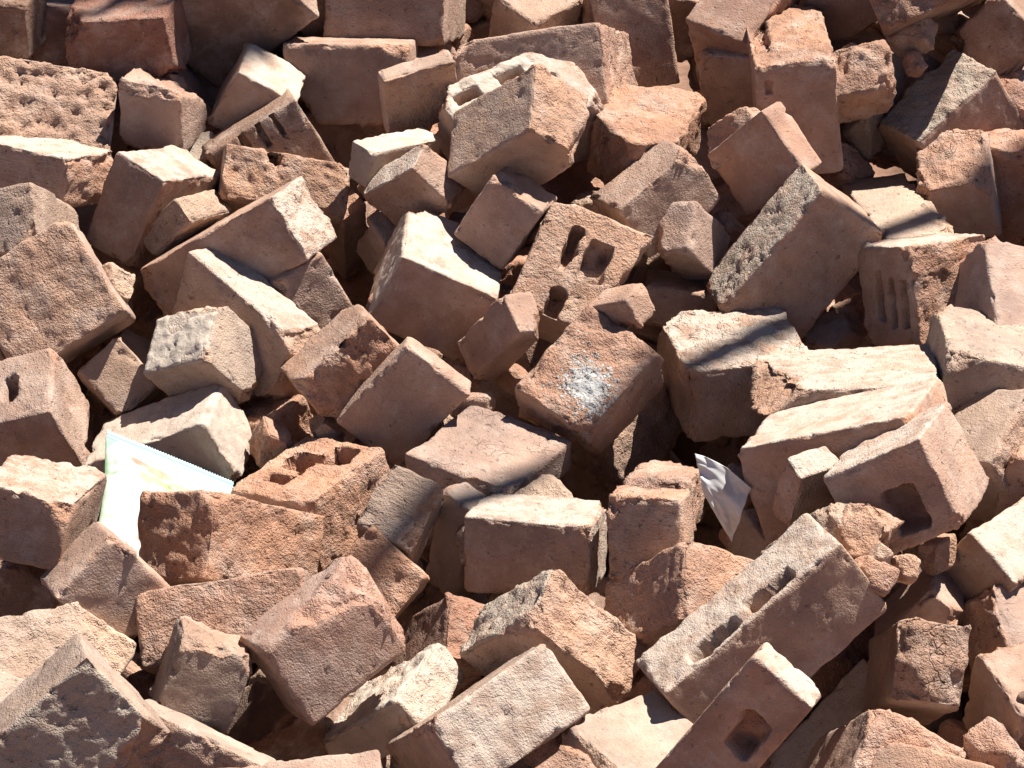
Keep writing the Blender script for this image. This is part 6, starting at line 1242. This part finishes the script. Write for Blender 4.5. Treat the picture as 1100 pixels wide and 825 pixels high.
# ------------------------------------------------------------------ white plastic scrap
def build_scrap():
    loc, quat, dims = SCRAP
    w, h = dims[0], dims[1]
    def fz(U, V, s):
        p = np.stack([U * w, V * h, U * 0], -1).reshape(-1, 3)
        z = (0.006 * fbm(p / 0.05 + 8, 2) + 0.0030 * (1 - 2 * np.abs(perlin(p * [1.3, .6, 1] / 0.04 + 60))) + 0.0008 * (1 - 2 * np.abs(perlin(p * [.7, 1.3, 1] / 0.017 + 80)))).reshape(U.shape)
        e = perlin(p / 0.02 + 90).reshape(U.shape) * 0.0015
        # four uneven corners of the torn piece
        c = ((.10, .04), (.93, .38), (.64, .94), (.24, .46))
        X = (1 - V) * ((1 - U) * c[0][0] + U * c[1][0]) + V * ((1 - U) * c[3][0] + U * c[2][0])
        Y = (1 - V) * ((1 - U) * c[0][1] + U * c[1][1]) + V * ((1 - U) * c[3][1] + U * c[2][1])
        bow = .05 * np.sin(math.pi * U) * (1 - V)
        dx = (X - U) * w + e; dy = (Y - V - bow) * h + e
        return dx, dy, z + s * .00025
    me = sheet_mesh('plastic_scrap', w, h, 50, 60, fz)
    o = bpy.data.objects.new('plastic_scrap', me); COL.objects.link(o)
    o.location = loc; o.rotation_mode = 'QUATERNION'; o.rotation_quaternion = quat
    M = NT('thin_white_plastic')
    sv = M.n('ShaderNodeTexCoord').outputs['Object']
    M.t.links.new(M.mix(M.rng(M.noise(sv, 55, 4, .65), .48, .72, 0, .7), (.56, .56, .56, 1), (.40, .33, .27, 1)), M.b.inputs['Base Color'])
    M.b.inputs['Roughness'].default_value = .45
    me.materials.append(M.m)
    tag(o, 'crumpled white plastic scrap stuck between the bricks', 'plastic sheet')
build_scrap()

# ------------------------------------------------------------------ bricks buried under the top layer, and the heap beyond the frame
protos = []
for k, (d, col_) in enumerate((((.115, .075, .10), 'o'), ((.09, .07, .085), 'g'), ((.15, .072, .105), 'r'), ((.08, .07, .06), 't'), ((.11, .085, .07), 'o'), ((.065, .05, .05), 'p'))):
    cutn = np.random.default_rng(900 + k).normal(size=3); cutn /= np.linalg.norm(cutn)
    protos.append((brick_mesh('broken_brick', d, {'R': [k % 6], 'C': [tuple(cutn) + (min(d) * .45,)]}, 900 + k, .004), col_))
    protos[-1][0].materials.append(MAT)
for k, (d, col_) in enumerate((((.036, .026, .02), 'o'), ((.028, .022, .024), 't'), ((.045, .03, .02), 'p'), ((.022, .018, .014), 'w'), ((.034, .03, .026), 'r'))):
    r_ = np.random.default_rng(950 + k)
    cs = []
    for q in range(6):
        nn = r_.normal(size=3); nn /= np.linalg.norm(nn)
        cs.append(tuple(nn) + (float(np.abs(nn * np.array(d) / 2).sum() * r_.uniform(.55, .8)),))
    protos.append((brick_mesh('brick_chip', d, {'R': [0, 1, 2, 3, 4, 5], 'C': cs}, 950 + k, .0022), col_))
    protos[-1][0].materials.append(MAT)
rg = random.Random(21)
PN = Vector(PLANE_N).normalized(); PX_ = Vector((1, 0, 0)); PY_ = PN.cross(PX_).normalized()
if PY_.z < 0: PY_ = -PY_
def strew(u, v, depth, label, group, pk=None, loc_=None, q_=None, s_=1.0):
    me, c_ = protos[rg.randrange(6) if pk is None else pk]
    o = bpy.data.objects.new('brick_chip' if pk is not None and pk > 5 else 'buried_brick' if depth > .1 else 'broken_brick', me)
    o.scale = (s_, s_, s_); COL.objects.link(o)
    o.location = Vector(PLANE_P) + PX_ * u + PY_ * v - PN * depth
    o.rotation_euler = (rg.uniform(0, 6.3), rg.uniform(0, 6.3), rg.uniform(0, 6.3))
    if loc_ is not None:
        o.location = loc_; o.rotation_mode = 'QUATERNION'; o.rotation_quaternion = q_
    c = PAL[c_]; k = rg.uniform(.8, 1.05); o.color = (c[0] * k, c[1] * k, c[2] * k, 1)
    tag(o, label, 'brick chip' if pk is not None and pk > 5 else 'brick', group)
for pk, loc_, q_, s_ in BURIED:
    if pk > 5:
        strew(0, 0, .01, 'small brick chip among the rubble down in the gaps between the bricks', 'brick chips in the gaps', pk, loc_, q_, s_)
        continue
    strew(0, 0, .2, 'broken brick buried in the dark gaps beneath the top layer of the heap', 'bricks buried in the heap', pk, loc_, q_)
for i in range(-7, 8):
    for j in range(-6, 7):
        u = i * .115 + rg.uniform(-.025, .025); v = j * .115 + rg.uniform(-.025, .025)
        if abs(u) < .55 and abs(v) < .47: continue
        strew(u, v, .08 + (.05 if v > 0 else 0) + rg.uniform(-.02, .02), 'broken brick of the heap lying beyond the edge of the picture', 'bricks of the heap outside the picture')

# ------------------------------------------------------------------ tree to the right, beyond the frame, whose bare limb and leaves shade the heap
def tube(pts, rads, n=10):
    V, F = [], []
    for i, (p, r) in enumerate(zip(pts, rads)):
        d = (pts[min(i + 1, len(pts) - 1)] - pts[max(i - 1, 0)]).normalized()
        a = d.orthogonal().normalized(); b_ = d.cross(a)
        for k in range(n):
            an = k * math.tau / n
            V.append(p + a * (r * math.cos(an)) + b_ * (r * math.sin(an)))
    for i in range(len(pts) - 1):
        for k in range(n):
            F.append((i * n + k, i * n + (k + 1) % n, (i + 1) * n + (k + 1) % n, (i + 1) * n + k))
    F.append(tuple(range(n))[::-1]); F.append(tuple((len(pts) - 1) * n + k for k in range(n)))
    return V, F
def tree_part(name, V, F, mat, parent):
    me = bpy.data.meshes.new(name); me.from_pydata([tuple(v) for v in V], [], F)
    me.materials.append(mat)
    o = bpy.data.objects.new(name, me); COL.objects.link(o); o.parent = parent
    return o
def on_heap(px, py):
    """point of the heap's mean surface seen at a place of the picture"""
    d = Vector(((px - 550) * .0008 / 2.6, -(py - 412.5) * .0008 / 2.6, -1))
    d = cam.rotation_euler.to_matrix() @ d
    n = Vector(PLANE_N); c = Vector(cam.location)
    return c + d * ((Vector(PLANE_P) - c).dot(n) / d.dot(n))
def build_tree():
    rg = random.Random(3)
    root = bpy.data.objects.new('tree', None); COL.objects.link(root)
    tag(root, 'tree standing to the right beyond the picture, its limb shading the heap', 'tree')
    bark = plain_material('tree_bark', (.07, .05, .035), (.14, .10, .07), 30, .95, .004)
    leafm = plain_material('tree_leaf', (.045, .075, .02), (.07, .11, .03), 40, .6, .001)
    T_ = 3.3
    base = Vector((3.1, 3.9, 0))
    root.location = (0, 0, 0)
    tp = [base + Vector((.05 * math.sin(i * 1.3), .04 * math.cos(i * 1.7), i * .5)) for i in range(12)]
    V, F = tube(tp, [.16 - .009 * i for i in range(12)])
    tree_part('trunk', V, F, bark, root)
    a = on_heap(1250, 0) + SUN * T_; b_ = on_heap(290, 730) + SUN * (T_ - .2)
    pts = [tp[6], tp[6].lerp(a, .5) + Vector((0, 0, .08))] + [a.lerp(b_, i / 12) + Vector((0, 0, 1)) * rg.uniform(-.012, .012) + Vector((1, 0, 0)) * rg.uniform(-.01, .01) for i in range(13)]
    V, F = tube(pts, [.07, .05] + [.026 - .0012 * i for i in range(13)])
    tree_part('limb', V, F, bark, root)
    c = on_heap(1150, -420) + SUN * 2.9; d = on_heap(-60, 10) + SUN * 2.7
    pts = [tp[8], tp[8].lerp(c, .6)] + [c.lerp(d, i / 10) + Vector((0, 0, rg.uniform(-.02, .02))) for i in range(11)]
    V, F = tube(pts, [.06, .045] + [.022 - .0015 * i for i in range(11)])
    tree_part('limb', V, F, bark, root)
    LV, LF = [], []
    for k in range(420):
        px = rg.uniform(-260, 330); py = rg.uniform(-200, 48)
        if px + py * 1.2 > 330: continue
        p = on_heap(px, py) + SUN * rg.uniform(2.5, 2.95)
        L_ = rg.uniform(.05, .085); W_ = L_ * .42
        q = Quaternion((rg.gauss(0, 1), rg.gauss(0, 1), rg.gauss(0, 1), rg.gauss(0, 1))).normalized()
        o = len(LV)
        for x, y, z in ((-L_ / 2, 0, 0), (-L_ * .15, -W_ / 2, .006), (L_ * .2, -W_ * .42, .006), (L_ / 2, 0, -.008), (L_ * .2, W_ * .42, .006), (-L_ * .15, W_ / 2, .006)):
            LV.append(p + q @ Vector((x, y, z)))
        LF += [(o, o + 1, o + 2, o + 3), (o, o + 3, o + 4, o + 5)]
    tree_part('crown', LV, LF, leafm, root)
build_tree()
